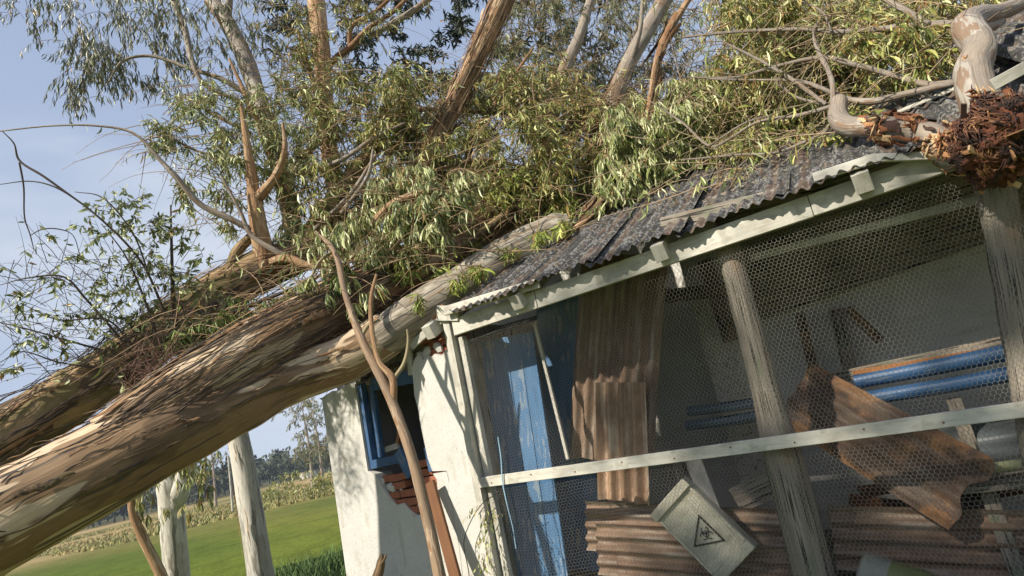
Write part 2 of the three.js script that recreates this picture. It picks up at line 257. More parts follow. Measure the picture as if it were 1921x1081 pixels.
{ // field grass in the wedge that shows left of the house
  const r = rng(11), L = [];
  for (let i = 0; i < 90000; i++) {
    const az = THREE.MathUtils.degToRad(-78 + r() * 30), d = 5 + Math.pow(r(), 1.5) * 34, x = EYE.x + Math.sin(az) * d, z = EYE.z - Math.cos(az) * d;
    if ((x > -5.5 && x < 4 && z < 0.1 && z > -4) || r() < smooth(6, 15, d)) continue;
    const tall = 0.03 + 0.04 * r() + 0.03 * n3(x, 0, z, 2), k = 0.75 + 0.55 * r();
    L.push([mtx(V(x, landY(x, z) - 0.01, z), [(r() - 0.5) * 0.5, r() * 6.28, (r() - 0.5) * 0.5], V(0.35 + d * 0.012, tall, 0.4)), new THREE.Color().setRGB((0.11 + 0.06 * r()) * k, 0.155 * k, 0.028 * k)]);
  }
  stuff('field_grass', 'short green grass of the open field left of the house', 'grass', scatter(bladeGeo, flat(1, 1, 1, 0.8), L));
  const L2 = [];
  for (let i = 0; i < 9000; i++) { // rank grass by the wall foot
    const x = -5.6 - Math.pow(r(), 1.4) * 3.2, z = -4 + r() * 4.6, k = 0.6 + 0.7 * r();
    L2.push([mtx(V(x, -0.01, z), [(r() - 0.5) * 0.9, r() * 6.28, (r() - 0.5) * 0.9], V(1.3, (0.16 + 0.3 * r()) * (1 + 0.3 / (0.4 - x - 5.6 + 0.5)), 1)), new THREE.Color().setRGB(0.07 * k, 0.13 * k, 0.03 * k)]);
  }
  stuff('rank_grass', 'longer darker grass growing by the foot of the white wall', 'grass', scatter(bladeGeo, flat(1, 1, 1, 0.8), L2));
}

// ------------------------------------------------------------------ the white house
const xy = (px, py, z = 0) => { const p = onZ(px, py, z); return [p.x, p.y]; };
const house = new Thing('white_house', 'white plastered house with smashed blue window, broken wall corner and mossy grey corrugated roof', 'house', V(-4.4, 0, 0));
{
  const r = rng(21), BL = -0.15, XL = -5.41, XR = -3.56;
  const crack = [[838, 884], [843, 905], [841, 928], [850, 955], [853, 985], [861, 1020], [868, 1081]].map((p) => xy(...p));
  const hole = [[812, 889], [819, 900], [821, 918], [811, 938], [797, 962], [783, 968], [768, 956], [757, 944], [744, 948], [731, 936], [717, 914], [704, 890], [690, 884], [665, 722]].map((p) => xy(...p));
  const cl = crack.map(([x, y]) => [x - 0.004, y - 0.003]), cr = crack.map(([x, y], i) => [x + 0.004 + 0.003 * r(), y + 0.003]);
  const low = [cl[6][0] + 0.03, BL];
  house.add('wall', slab([[XL, BL], low, ...cl.slice().reverse(), ...hole, [-4.86, 2.34], ...jag([-4.86, 2.36], [XL, 2.30], 6, 0.03, r), [XL, 2.30]], null, -0.22, 0), M.plaster);
  const edge = [[812, 884], [803, 860], [797, 832], [790, 800], [786, 772], [778, 742], [776, 715], [773, 690], [779, 672], [788, 663], [793, 676], [803, 668], [806, 674], [816, 664], [829, 668], [838, 655]].map((p) => xy(...p));
  house.add('wall', slab([[low[0] + 0.012, BL], [XR, BL], [XR, 2.33], ...edge.slice().reverse(), ...cr], null, -0.2, 0.006), M.plaster, null, { label: 'cracked right-hand piece of wall with broken brick top' });
  // side, back and dividing walls close the rooms
  const wall = (n, x0, x1, y0, y1, z0, z1, m) => { const g = new THREE.BoxGeometry(x1 - x0, y1 - y0, z1 - z0); boxUV(g); g.translate((x0 + x1) / 2, (y0 + y1) / 2, (z0 + z1) / 2); return house.add(n, g, m); };
  wall('wall', XL + 0.002, XL + 0.2, BL, 2.52, -4.2, -0.225, M.plaster);
  wall('back_wall', XL + 0.203, 3.2, BL, 3.66, -2.42, -2.2, M.plaster);
  wall('partition_wall', -3.62, -3.53, BL, 2.62, -2.195, -0.02, M.wood);
  wall('end_wall', 3.2, 3.4, BL, 3.7, -2.42, 0.05, M.dirty);
  wall('floor', -5.2, 3.19, -0.14, 0.04, -2.195, -0.225, M.floor);
  // bricks laid bare below the window and at the broken wall top
  const bg = [0, 1, 2].map((i) => { const g = new RoundedBoxGeometry(0.19 + 0.012 * i, 0.068, 0.15, 1, 0.008); boxUV(g); return g; });
  const brick = (x, y, z, t) => house.put('brick', bg[Math.floor(r() * 3)], M.brick, new THREE.Matrix4().compose(V(x, y, z), new THREE.Quaternion().setFromEuler(new THREE.Euler((r() - 0.5) * t, (r() - 0.5) * t, (r() - 0.5) * t)), V(1, 1, 1)));
  for (let j = 0; j < 6; j++) for (let i = 0; i < 4; i++) { const x = -4.62 + i * 0.205 + (j % 2) * 0.1, y = 1.02 + j * 0.08; if (x > -3.92) continue; if (j === 5 && (i < 1)) continue; if (j === 3 && i === 1) continue; brick(x, y, -0.105 + 0.03 * r() - (j > 3 ? 0.02 : 0), j > 3 ? 0.16 : 0.07); }
  for (let j = -1; j < 4; j++) for (let i = 0; i < 2; i++) brick(-3.92 + i * 0.2 + (j % 2) * 0.06 + 0.03 * j, 2.26 + j * 0.075, -0.14 + 0.02 * r(), 0.12);
  brick(-3.84, 2.56, -0.1, 0.5);
  // crumbs of broken plaster hanging in the gap
  for (let i = 0; i < 9; i++) { const g = new THREE.DodecahedronGeometry(0.02 + 0.035 * r(), 0); g.scale(1.5, 1, 0.7); const p = onZ(...[[790, 668], [800, 662], [783, 680], [735, 915], [718, 903], [790, 948], [806, 938], [822, 652], [752, 915]][i], -0.04); g.rotateZ(r() * 3); g.translate(p.x, p.y, p.z); boxUV(g); house.add('plaster_chunk', g, M.plaster); }
  // window with its broken blue frame
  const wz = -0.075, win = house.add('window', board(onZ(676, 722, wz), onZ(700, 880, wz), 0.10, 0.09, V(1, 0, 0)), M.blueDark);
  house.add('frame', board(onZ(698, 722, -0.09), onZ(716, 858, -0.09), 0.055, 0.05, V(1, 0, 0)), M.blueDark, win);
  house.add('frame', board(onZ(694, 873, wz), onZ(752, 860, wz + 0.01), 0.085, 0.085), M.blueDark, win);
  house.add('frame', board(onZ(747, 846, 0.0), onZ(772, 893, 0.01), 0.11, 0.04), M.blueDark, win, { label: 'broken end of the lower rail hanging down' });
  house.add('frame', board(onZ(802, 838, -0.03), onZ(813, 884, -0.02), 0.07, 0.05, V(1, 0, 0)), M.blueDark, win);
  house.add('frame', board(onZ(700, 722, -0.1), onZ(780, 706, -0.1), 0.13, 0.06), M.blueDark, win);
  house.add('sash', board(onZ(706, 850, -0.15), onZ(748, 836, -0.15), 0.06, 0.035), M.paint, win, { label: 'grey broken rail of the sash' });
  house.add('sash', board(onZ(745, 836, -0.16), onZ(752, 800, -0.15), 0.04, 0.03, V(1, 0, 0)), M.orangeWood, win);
  house.add('lintel', board(V(XL + 0.25, 2.43, -0.16), V(-3.66, 2.46, -0.16), 0.4, 0.1), M.wood);
  // rafters, roof battens
  for (const x of [-3.62, -2.64, -1.36, -0.02, 1.3, 2.6]) { const a = V(x, roofY(0.2) - 0.085, 0.2), b = V(x, roofY(-2.7) - 0.085, -2.7); house.add('rafter', board(a, b, 0.13, 0.1, V(0, 1, 0)), M.paint); }
  for (const z of [-0.5, -1.2, -1.9]) house.add('roof_batten', board(V(-3.6, roofY(z) - 0.014, z), V(3, roofY(z) - 0.014, z), 0.026, 0.06), M.wood);
  // corrugated roof sheets
  const up = V(0, ROOF_S, -1).normalize();
  for (let i = 0; i < 9; i++) {
    const x = -2.95 + i * 0.71, s = i * 7 + 3, broken = i === 0 ? 0.16 : 0.05;
    const g = corrugated(0.8, 3.3, { amp: 0.013, thick: 0.006, pitch: 0.08, nl: 10, per: 8, edge: (q, t) => (1 - t) * (broken * (n3(q * 7, s, 0, 4) - 0.3) + 0.03 * n3(q * 40, s, 1, 2)), bend: (q, t) => 0.03 * (n3(q * 3, t * 4, s, 6) - 0.5) - (1 - t) * (1 - t) * 0.025 * n3(q * 4, s, 3, 5) });
    if (i === 1) { const p = g.attributes.position, id = g.index.array, keep = []; for (let q = 0; q < id.length; q += 3) { const y = (p.getY(id[q]) + p.getY(id[q + 1]) + p.getY(id[q + 2])) / 3; if (y < 1.6 || y > 2.2) keep.push(id[q], id[q + 1], id[q + 2]); } g.setIndex(keep); }
    const o = V(x, roofY(0.24) + 0.028 + 0.012 * (i % 2), 0.24 + 0.05 * (r() - 0.5));
    const X = V(1, 0.012 * (r() - 0.5), 0); g.applyMatrix4(frame(o, X, up)); house.add('roof_sheet', g, M.roof);
  }
  { // far slope of the roof, out of sight from the front
    const g = corrugated(6.6, 2.4, { amp: 0.016, thick: 0.006, pitch: 0.1, nl: 3, per: 4 }); g.applyMatrix4(frame(V(0.1, roofY(-2.62) + 0.03, -2.62), V(-1, 0, 0), V(0, -0.53, -1))); house.add('roof_sheet', g, M.roof);
  }
  // sheets pushed down over the left room, under the trunks
  for (let i = 0; i < 3; i++) { const g = corrugated(0.8, 3.0, { amp: 0.016, thick: 0.006, pitch: 0.1, nl: 8, per: 6, bend: (q, t) => 0.08 * (n3(q * 2, t * 3, i, 9) - 0.5) }); g.applyMatrix4(frame(V(-5.15 + i * 0.74, 2.36 + 0.02 * i, -0.08), V(1, 0.06, 0), V(0, 0.22, -1))); house.add('roof_sheet', g, M.roof, null, { label: 'crushed roof sheet under the trunks' }); }
  { // lifted sheets at the right end
    const g = corrugated(1.1, 2.2, { amp: 0.016, thick: 0.006, pitch: 0.1, nl: 8, per: 8, edge: (q, t) => (1 - t) * 0.06 * n3(q * 9, 2, 2, 2) }); g.applyMatrix4(frame(V(1.5, 2.98, 0.12), V(1, 0.14, 0.08), V(-0.06, 0.52, -1))); house.add('roof_sheet', g, M.roof, null, { label: 'lifted roof sheet at the right end' });
    house.add('flashing', board(onRoof(1676, 214, 0.06), onRoof(1806, 160, 0.07), 0.07, 0.012, V(0, 0.6, -1)), M.paint);
    house.add('flashing', board(onRoof(1862, 160, 0.3), onRoof(1950, 112, 0.32), 0.06, 0.012, V(0, 1, 0.2)), M.paint);
  }
  // splintered boards of the gable end
  house.add('barge_board', board(onZ(771, 650, 0.1), onZ(852, 579, 0.06), 0.075, 0.03), M.paint);
  house.add('broken_board', board(onZ(708, 657, 0.12), onZ(778, 633, 0.05), 0.11, 0.04), M.paint);
  house.add('broken_board', board(onZ(766, 640, 0.0), onZ(772, 704, -0.02), 0.055, 0.04, V(1, 0, 0)), M.paint);
  house.add('broken_board', board(onZ(812, 606, 0.09), onZ(833, 574, 0.09), 0.05, 0.03, V(1, 0, 0)), M.orangeWood, null, { label: 'short red-brown splintered board' });
  house.add('trim_board', board(onZ(834, 584, 0.16), onZ(1012, 531, 0.16), 0.085, 0.025), M.paint);
  house.add('trim_board', board(onZ(1526, 334, 0.2), onZ(1645, 296, 0.2), 0.06, 0.03), M.paint);
  house.add('trim_board', board(onZ(1640, 297, 0.2), onZ(1760, 292, 0.17), 0.05, 0.03), M.paint);
  house.add('trim_board', board(onZ(1240, 421, -0.02), onZ(1520, 352, -0.02), 0.1, 0.02), M.wood);
  // blue plank door behind the netting, and its dark fellow
  const dz = -0.42, door = house.add('door', board(onZ(905, 652, dz - 0.035), onZ(1003, 630, dz - 0.035), 0.08, 0.03), M.blue, null, { label: 'faded blue plank door' });
  const TL = onZ(903, 642, dz), TR = onZ(1000, 622, dz), B_L = onZ(955, 1075, dz + 0.1), BR = onZ(1066, 1070, dz + 0.1);
  for (let i = 0; i < 4; i++) { const a = TL.clone().lerp(TR, (i + 0.5) / 4), b = B_L.clone().lerp(BR, (i + 0.5) / 4); b.addScaledVector(b.clone().sub(a), 0.2); a.z += 0.002 * (i % 2); house.add('plank', board(a, b, TL.distanceTo(TR) / 4 - 0.003, 0.03, V(1, 0, 0), 0.004), M.blue, door); }
  house.add('door', board(onZ(1046, 560, -0.9), onZ(1090, 1070, -0.8), 0.5, 0.03, V(1, 0, 0)), M.blue, null, { label: 'shaded blue door leaf standing behind' });
  house.add('door_post', board(onZ(1003, 606, -0.38), onZ(1066, 862, -0.38), 0.03, 0.03, V(1, 0, 0)), M.paint);
  // pier, beams and boarding inside
  { const g = new THREE.BoxGeometry(0.42, 3.3, 0.34); boxUV(g); g.translate(-1.62, 1.6, -2.02); house.add('pier', g, M.dirty); }
  house.add('beam', board(onZ(1235, 558, -1.5), onZ(1420, 536, -1.5), 0.13, 0.1), M.stripDark);
  house.add('beam', board(onZ(1322, 488, -1.6), onZ(1372, 640, -1.6), 0.14, 0.06, V(1, 0, 0)), M.stripDark);
  const loft = [[1405, 604], [1570, 582], [1650, 562], [1885, 478], [1990, 300], [1400, 420]].map((p) => onZ(...p, -2.06));
  for (let i = 0; i < 7; i++) { const y0 = 2.08 + i * 0.2; house.add('loft_board', board(V(-1.38 - 0.02 * r(), y0 + 0.1, -2.08 + 0.008 * (i % 2)), V(3.1, y0 + 0.14 + (i < 1 ? 0.3 : 0.0), -2.08 + 0.008 * (i % 2)), 0.196, 0.02), M.wood); }
  house.add('stud', board(onZ(1500, 588, -2.02), onZ(1530, 705, -2.02), 0.085, 0.06, V(1, 0, 0)), M.stripDark);
  house.add('stud', board(onZ(1568, 580, -2.02), onZ(1596, 700, -2.02), 0.12, 0.06, V(1, 0, 0)), M.wood);
  house.add('brace', board(onZ(1590, 578, -1.95), onZ(1652, 640, -1.95), 0.08, 0.05, V(0, 1, 0)), M.stripDark);
}

// ------------------------------------------------------------------ the netted enclosure
const cage = new Thing('wire_enclosure', 'front of a lean-to made of log posts, white rails and galvanised wire netting', 'enclosure', V(-1, 0, 0));
{
  cage.add('corner_post', board(V(-3.505, -0.1, 0.03), onZ(838, 583, 0.03).setX(-3.5), 0.075, 0.09, V(1, 0, 0)), M.paint);
  cage.add('corner_post', board(V(-3.42, -0.1, -0.02), V(-3.42, 2.46, -0.02), 0.06, 0.06, V(1, 0, 0)), M.paint);
  cage.add('post_cap', board(onZ(822, 588, 0.09), onZ(862, 588, 0.09), 0.14, 0.05), M.paint);
  const zb = 0.075, topA = onZ(851, 612, zb), topB = onZ(1262, 479, zb), topC = onZ(1815, 297, zb), topD = topB.clone().lerp(topC, 2.4);
  topA.y = topB.y = topC.y = topD.y = 2.545;
  cage.add('fascia_board', board(topA, topA.clone().lerp(topB, 0.43), 0.15, 0.04), M.paint);
  cage.add('fascia_board', board(topA.clone().lerp(topB, 0.432).setZ(zb - 0.004), topC.clone().lerp(topB, 0.47), 0.15, 0.04), M.paint);
  cage.add('fascia_board', board(topC.clone().lerp(topB, 0.468).setZ(zb + 0.004), topD, 0.145, 0.04), M.paint);
  cage.add('mid_rail', board(onZ(899, 906, 0.065), onZ(1921, 768, 0.065).lerp(onZ(899, 906, 0.065), -0.5), 0.085, 0.04), M.paint);
  cage.add('inner_rail', board(onZ(1408, 484, -0.32), onZ(1900, 358, -0.32), 0.055, 0.04), M.paint);
  for (let i = 0; i < 12; i++) { const p = V(-3.3 + i * 0.42, 0, 0.087), g = new THREE.CylinderGeometry(0.006, 0.006, 0.004, 10); g.rotateX(Math.PI / 2); const q = onZ(899, 906, 0.065).lerp(onZ(1921, 768, 0.065), (p.x + 3.45) / 3.9); g.translate(q.x, q.y + 0.012 * (i % 2 ? 1 : -1), 0.087); cage.add('nail', g, M.nail); }
  // log posts
  const post = (a, b, r0, r1, m, s, lab) => cage.add('log_post', tube([a, a.clone().lerp(b, 0.33), a.clone().lerp(b, 0.66), b], [r0, r0, r1, r1], { seg: 30, ring: 20, rough: 0.10, freq: 3, flute: 0.05, tw: 0.7, th: 1.3, seed: s }), m, null, lab && { label: lab });
  post(onZ(1541, 1130, -0.1), onZ(1362, 452, -0.1), 0.125, 0.09, M.wood, 3);
  post(V(0.2, -0.2, -0.1), onZ(1858, 318, -0.1), 0.11, 0.10, M.wood, 7);
  post(V(2.3, -0.2, -0.1), V(2.35, 2.5, -0.1), 0.12, 0.11, M.wood, 9);
  // hexagonal netting: every wire a thin prism, joined because nobody could count them
  const cw = 0.028, ch = 0.031, pos = [], idx = [], uvv = [], rw = 0.00078;
  const wire = (x0, y0, x1, y1, z0, z1, r) => {
    const dx = x1 - x0, dy = y1 - y0, l = Math.hypot(dx, dy), nx = -dy / l * r, ny = dx / l * r, k = pos.length / 3;
    pos.push(x0 + nx, y0 + ny, z0, x0 - nx, y0 - ny, z0, x0, y0, z0 + r * 1.7, x1 + nx, y1 + ny, z1, x1 - nx, y1 - ny, z1, x1, y1, z1 + r * 1.7);
    for (let q = 0; q < 6; q++) uvv.push(0, 0);
    for (let q = 0; q < 3; q++) { const w = (q + 1) % 3; idx.push(k + q, k + w, k + 3 + q, k + w, k + 3 + w, k + 3 + q); }
  };
  const sag = (x, y) => 0.03 + 0.022 * (n3(x * 1.6, y * 1.6, 1, 7) - 0.5) * 2;
  const wob = (x, y) => [x + 0.030 * (n3(x * 1.6, y * 1.6, 3, 8) - 0.5) * 2 + 0.006 * n3(x * 14, y * 14, 3, 8), y + 0.045 * (n3(x * 1.3, y * 1.5, 5, 9) - 0.5) * 2 + 0.006 * n3(x * 14, y * 14, 4, 8)];
  for (let j = 0; j < Math.ceil(2.3 / (ch * 0.75)); j++) for (let i = 0; i < Math.ceil(5.6 / cw); i++) {
    const x = -3.4 + (i + (j % 2) * 0.5) * cw, y = 0.2 + j * ch * 0.75;
    const P = [[0, ch * 0.25], [cw / 2, ch * 0.5], [-cw / 2, ch * 0.5], [0, -ch * 0.25]].map(([a, b]) => wob(x + a, y + b));
    const S = P.map((p) => sag(...p));
    wire(...P[0], ...P[1], S[0], S[1], rw); wire(...P[0], ...P[2], S[0], S[2], rw); wire(...P[3], ...P[0], S[3], S[0], rw * 1.55);
  }
  cage.add('wire_netting', geoFrom(pos, uvv, idx), M.wire, null, { kind: 'stuff' });
}

// ------------------------------------------------------------------ things stored behind the netting
function sheetThing(name, label, pts, len, w, m, o = {}) { // pts: base centre, end of x axis, direction of the waves
  const [c, x, y] = pts, t = new Thing(name, label, o.cat ?? 'corrugated sheet', c, o.group); const g = corrugated(w, len, { amp: o.amp ?? 0.014, thick: 0.004, pitch: o.pitch ?? 0.09, nl: 8, per: 8, bend: o.bend, edge: o.edge });
  g.applyMatrix4(frameY(c, x, y)); t.add('sheet', g, m); return t;
}
{
  const b1 = onZ(1140, 868, -0.66), t1 = onZ(1170, 490, -0.72);
  const dir = t1.clone().sub(b1);
  sheetThing('corrugated_sheet', 'tall rusty brown corrugated sheet standing between blue door and grey log post', [b1, V(1, -0.28, 0.02), dir], dir.length() * 1.03, 0.84, M.rust, { pitch: 0.12, amp: 0.024, edge: (x, t) => (1 - t) * (0.12 * x + 0.03 * n3(x * 12, 1, 2, 3)), bend: (x, t) => 0.05 * Math.sin(t * 2 + x) });
  const b2 = onZ(1172, 942, -0.42), t2 = onZ(1166, 735, -0.46);
  sheetThing('corrugated_sheet', 'short rusty corrugated sheet with pale ribs in front of the tall brown sheet', [b2, V(1, -0.1, 0), t2.clone().sub(b2)], 0.98, 0.46, M.rustPale, { pitch: 0.115, amp: 0.034 });
  // sheets lying on edge, waves horizontal
  const lying = (L, Rr, h, z, label, group) => { const a = onZ(...L, z), b = onZ(...Rr, z), y = b.clone().sub(a); const x = V(0, -1, 0.12); const c = a.clone().addScaledVector(x.clone().normalize(), h / 2); return sheetThing('corrugated_sheet', label, [c, x, y], y.length(), h, M.rust, { pitch: 0.105, amp: 0.026, group }); };
  lying([1092, 940], [1500, 958], 0.40, -0.48, 'rusty corrugated sheet lying on edge, topmost of the stack left of log post');
  lying([1112, 982], [1500, 1000], 0.40, -0.40, 'rusty corrugated sheet on edge, second of the stack below the pale ribs');
  lying([1150, 1008], [1500, 1030], 0.40, -0.32, 'rusty corrugated sheet on edge, frontmost and lowest of the stack left of log post');
  lying([1545, 948], [2050, 962], 0.42, -0.5, 'dark rusty corrugated sheet lying on edge right of log post above pail');
  // leaning rusty sheet with a bright orange lower end
  const c = onZ(1490, 735, -0.78), e = onZ(1800, 915, -0.34);
  sheetThing('corrugated_sheet', 'orange-rusted corrugated sheet leaning diagonally behind the white rail', [c, V(0.55, 0.8, -0.25), e.clone().sub(c)], e.distanceTo(c) + 0.02, 0.52, M.rustOrange, { pitch: 0.13, amp: 0.018, edge: (x, t) => t * 0.1 * n3(x * 6, 4, 4, 4) });
  const pipe = (name, label, cat, a, b, r, m, group, hollow = true) => {
    const t = new Thing(name, label, cat, a, group), d = b.clone().sub(a);
    t.add('pipe_wall', tube([a, a.clone().lerp(b, 0.5).add(V(0, -0.008, 0)), b], [r, r, r], { seg: 8, ring: 18, cap: !hollow, tw: 0.4, th: 1 }), m);
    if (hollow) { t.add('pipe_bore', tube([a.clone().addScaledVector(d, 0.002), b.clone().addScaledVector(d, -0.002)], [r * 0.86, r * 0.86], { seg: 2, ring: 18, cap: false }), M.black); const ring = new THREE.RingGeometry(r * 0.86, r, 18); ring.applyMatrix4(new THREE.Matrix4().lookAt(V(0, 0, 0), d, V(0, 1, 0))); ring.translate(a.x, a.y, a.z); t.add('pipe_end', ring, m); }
    return t;
  };
  const blueP = material(T.blue, null, { roughness: 0.45, color: new THREE.Color(0.62, 0.68, 0.78) }), greyB = flat(0.085, 0.13, 0.17, 0.5);
  pipe('blue_pipe', 'thick blue pipe stacked on the other one before the grey back wall', 'pipe', onZ(1605, 716, -0.95), onZ(2010, 636, -0.9), 0.058, blueP);
  pipe('blue_pipe', 'lower thick blue pipe of the pair, just above the white middle rail', 'pipe', onZ(1612, 750, -0.88), onZ(2010, 680, -0.85), 0.052, blueP);
  pipe('grey_pipe', 'short blue-grey pipe beside log post, upper of two', 'pipe', onZ(1291, 772, -1.3), onZ(1450, 750, -1.3), 0.046, greyB);
  pipe('grey_pipe', 'short blue-grey pipe beside log post, lower of two', 'pipe', onZ(1288, 799, -1.24), onZ(1450, 776, -1.24), 0.046, greyB);
  pipe('pale_pole', 'pale yellowish green pole lying below the rail at the right edge', 'pole', onZ(1815, 884, -0.5), onZ(2010, 855, -0.5), 0.034, flat(0.42, 0.42, 0.22, 0.7), null, false);
  const plank = (label, a, b, w, th, m, up) => { const t = new Thing('plank', label, 'plank', a); t.add('timber', board(a, b, w, th, up ?? V(0, 1, 0)), m); return t; };
  plank('grey board lying along the top of the blue pipes', onZ(1555, 712, -1.02), onZ(2000, 618, -0.98), 0.09, 0.03, M.wood);
  plank('thin brown board wedged between grey board and blue pipe', onZ(1600, 700, -0.93), onZ(2000, 632, -0.93), 0.035, 0.04, M.orangeWood);
  plank('red-brown plank leaning on the broken wall beside the slender trunk', onZ(806, 905, 0.10), onZ(862, 1110, 0.28), 0.11, 0.035, M.brownWood, V(1, 0, 0));
  plank('dim board slanting up to the log post above the stacked sheets', onZ(1380, 940, -0.75), onZ(1500, 885, -0.75), 0.2, 0.03, M.wood);
  plank('pale upright board standing below the rail above the warning box', onZ(1300, 860, -0.8), onZ(1338, 960, -0.7), 0.14, 0.03, M.paint, V(1, 0, 0));
  plank('narrow grey upright board behind the warning box', onZ(1262, 860, -0.85), onZ(1300, 985, -0.75), 0.18, 0.03, M.wood, V(1, 0, 0));
  { const r = rng(181); // boards heaped in the dark behind
    for (let i = 0; i < 9; i++) { const a = V(-0.9 + r() * 1.6, 0.1 + r() * 0.5, -0.75 - r() * 0.8), b = a.clone().add(V((r() - 0.3) * 1.5, (r() - 0.2) * 0.6, (r() - 0.5) * 0.4)), t = new Thing('loose_board', 'weathered board jumbled in the dark heap behind the rusty sheets', 'board', a, 'boards jumbled in the enclosure'); t.add('timber', board(a, b, 0.09 + 0.08 * r(), 0.025, V(0, 1, 0.4)), [M.wood, M.brownWood, M.paint][Math.floor(r() * 2.4)]); }
  }
  { // crumpled grey sheet on the right
    const t = new Thing('tarpaulin', 'dark grey crumpled tarpaulin heaped below the white rail at the right', 'tarpaulin', onZ(1850, 830, -0.6)); const g = new THREE.SphereGeometry(0.42, 40, 26); const p = g.attributes.position;
    for (let i = 0; i < p.count; i++) { const v = V().fromBufferAttribute(p, i); v.multiplyScalar(0.8 + 0.5 * n3(v.x * 5, v.y * 5, v.z * 5, 3) + 0.12 * Math.abs(n3(v.x * 13, v.y * 13, v.z * 13, 4) - 0.5)); p.setXYZ(i, v.x * 1.5, v.y * 0.42, v.z * 0.8); }
    g.computeVertexNormals(); const q = onZ(1890, 828, -1.25); g.translate(q.x, q.y, q.z); t.add('sheet', g, flat(0.10, 0.115, 0.12, 0.5));
    const t2 = new Thing('trestle', 'rough timber trestle carrying the pipes and the tarpaulin', 'trestle', V(0.4, 0, -0.9)); for (const x of [0.05, 1.2]) { t2.add('leg', board(V(x, 0.03, -0.95), V(x, 1.12, -0.95), 0.09, 0.09, V(1, 0, 0)), M.wood); t2.add('leg', board(V(x, 0.03, -0.45), V(x, 0.62, -0.6), 0.09, 0.09, V(1, 0, 0)), M.wood); } t2.add('top_board', board(V(-0.2, 0.6, -0.7), V(1.7, 0.6, -0.7), 0.05, 0.6), M.wood);
  }
  { // the box lid with a biohazard warning
    const z = -0.12, A = onZ(1212, 956, z), B = onZ(1286, 909, z), C = onZ(1424, 1041, z - 0.02), D = onZ(1350, 1081, z - 0.02);
    const x = B.clone().sub(A), y = C.clone().sub(B), w = x.length(), h = (y.length() + D.clone().sub(A).length()) / 2, mid = A.clone().add(B).add(C).add(D).multiplyScalar(0.25);
    const F = frameY(mid, x, y.clone().negate()), t = new Thing('warning_box', 'tilted pale wooden box with a triangular biohazard warning on its front', 'box', mid);
    const cream = flat(0.95, 0.93, 0.86, 0.8, { map: T.paint });
    t.add('body', box(w, h, 0.1, F.clone().multiply(new THREE.Matrix4().makeTranslation(0, 0, -0.055))), cream);
    for (const s of [1, -1]) t.add('batten', box(w + 0.02, 0.07, 0.03, F.clone().multiply(new THREE.Matrix4().makeTranslation(0, s * (h / 2 - 0.04), 0.012))), cream);
    t.add('lip', box(0.02, h - 0.16, 0.012, F.clone().multiply(new THREE.Matrix4().makeTranslation(w / 2 - 0.012, 0, 0.003))), cream);
    t.add('lip', box(0.02, h - 0.16, 0.012, F.clone().multiply(new THREE.Matrix4().makeTranslation(-w / 2 + 0.012, 0, 0.003))), cream);
    const tri = (s) => [[0, s], [s * 0.9, -s * 0.56], [-s * 0.9, -s * 0.56]].map((p) => new THREE.Vector2(...p));
    const k = w * 0.36, sh = new THREE.Shape(tri(k)); sh.holes.push(new THREE.Path(tri(k * 0.82)));
    const ink = flat(0.035, 0.03, 0.025, 0.8), pr = (g) => { g.rotateZ(Math.PI * 0.5); g.applyMatrix4(F.clone().multiply(new THREE.Matrix4().makeTranslation(0.0, -0.04, 0.0015))); return g; };
    t.add('warning_triangle', pr(new THREE.ExtrudeGeometry(sh, { depth: 0.001, bevelEnabled: false })), ink);
    const bits = [];
    for (let q = 0; q < 3; q++) { const a = Math.PI / 2 + q * Math.PI * 2 / 3, g = new THREE.RingGeometry(k * 0.15, k * 0.21, 20, 1, a + 0.6 - Math.PI * 0, Math.PI * 2 - 1.2); g.translate(Math.cos(a) * k * 0.19, Math.sin(a) * k * 0.19 - k * 0.06, 0.0012); bits.push(g); }
    const rg = new THREE.RingGeometry(k * 0.13, k * 0.17, 20); rg.translate(0, -k * 0.06, 0.0016); bits.push(rg);
    t.add('biohazard_sign', pr(merged(bits)), ink);
  }
  { // dented pail on its side
    const a = onZ(1612, 1078, -0.05), b = onZ(1765, 1140, 0.0), t = new Thing('pail', 'dented whitish pail with olive label lying on its side at the bottom edge', 'pail', a);
    const L = b.clone().sub(a), len = L.length() + 0.1, prof = [[0, 0], [0.12, 0], [0.148, 0.012], [0.152, 0.03], [0.146, 0.04], [0.152, 0.055], [0.156, 0.1], [0.162, 0.11], [0.157, 0.12], [0.158, 0.135], [0.164, 0.145], [0.16, 0.155]].map((p) => new THREE.Vector2(...p));
    const q = new THREE.Matrix4().compose(a, new THREE.Quaternion().setFromUnitVectors(V(0, 1, 0), L.clone().normalize()), V(1, 1, 1));
    const mk = (pf) => { const g = new THREE.LatheGeometry(pf, 36), p = g.attributes.position; for (let i = 0; i < p.count; i++) { const v = V().fromBufferAttribute(p, i), k = 1 + 0.09 * (n3(v.x * 9, v.y * 7, v.z * 9, 6) - 0.5); p.setXYZ(i, v.x * k, v.y, v.z * k); } g.computeVertexNormals(); g.applyMatrix4(q); return g; };
    t.add('body', mk(prof), flat(0.34, 0.34, 0.29, 0.6, { map: T.plaster }));
    t.add('label', mk([[0.160, 0.155], [0.164, 0.3], [0.167, len]].map((p) => new THREE.Vector2(...p))), flat(0.22, 0.24, 0.09, 0.6, { map: T.plaster }));
  }
}

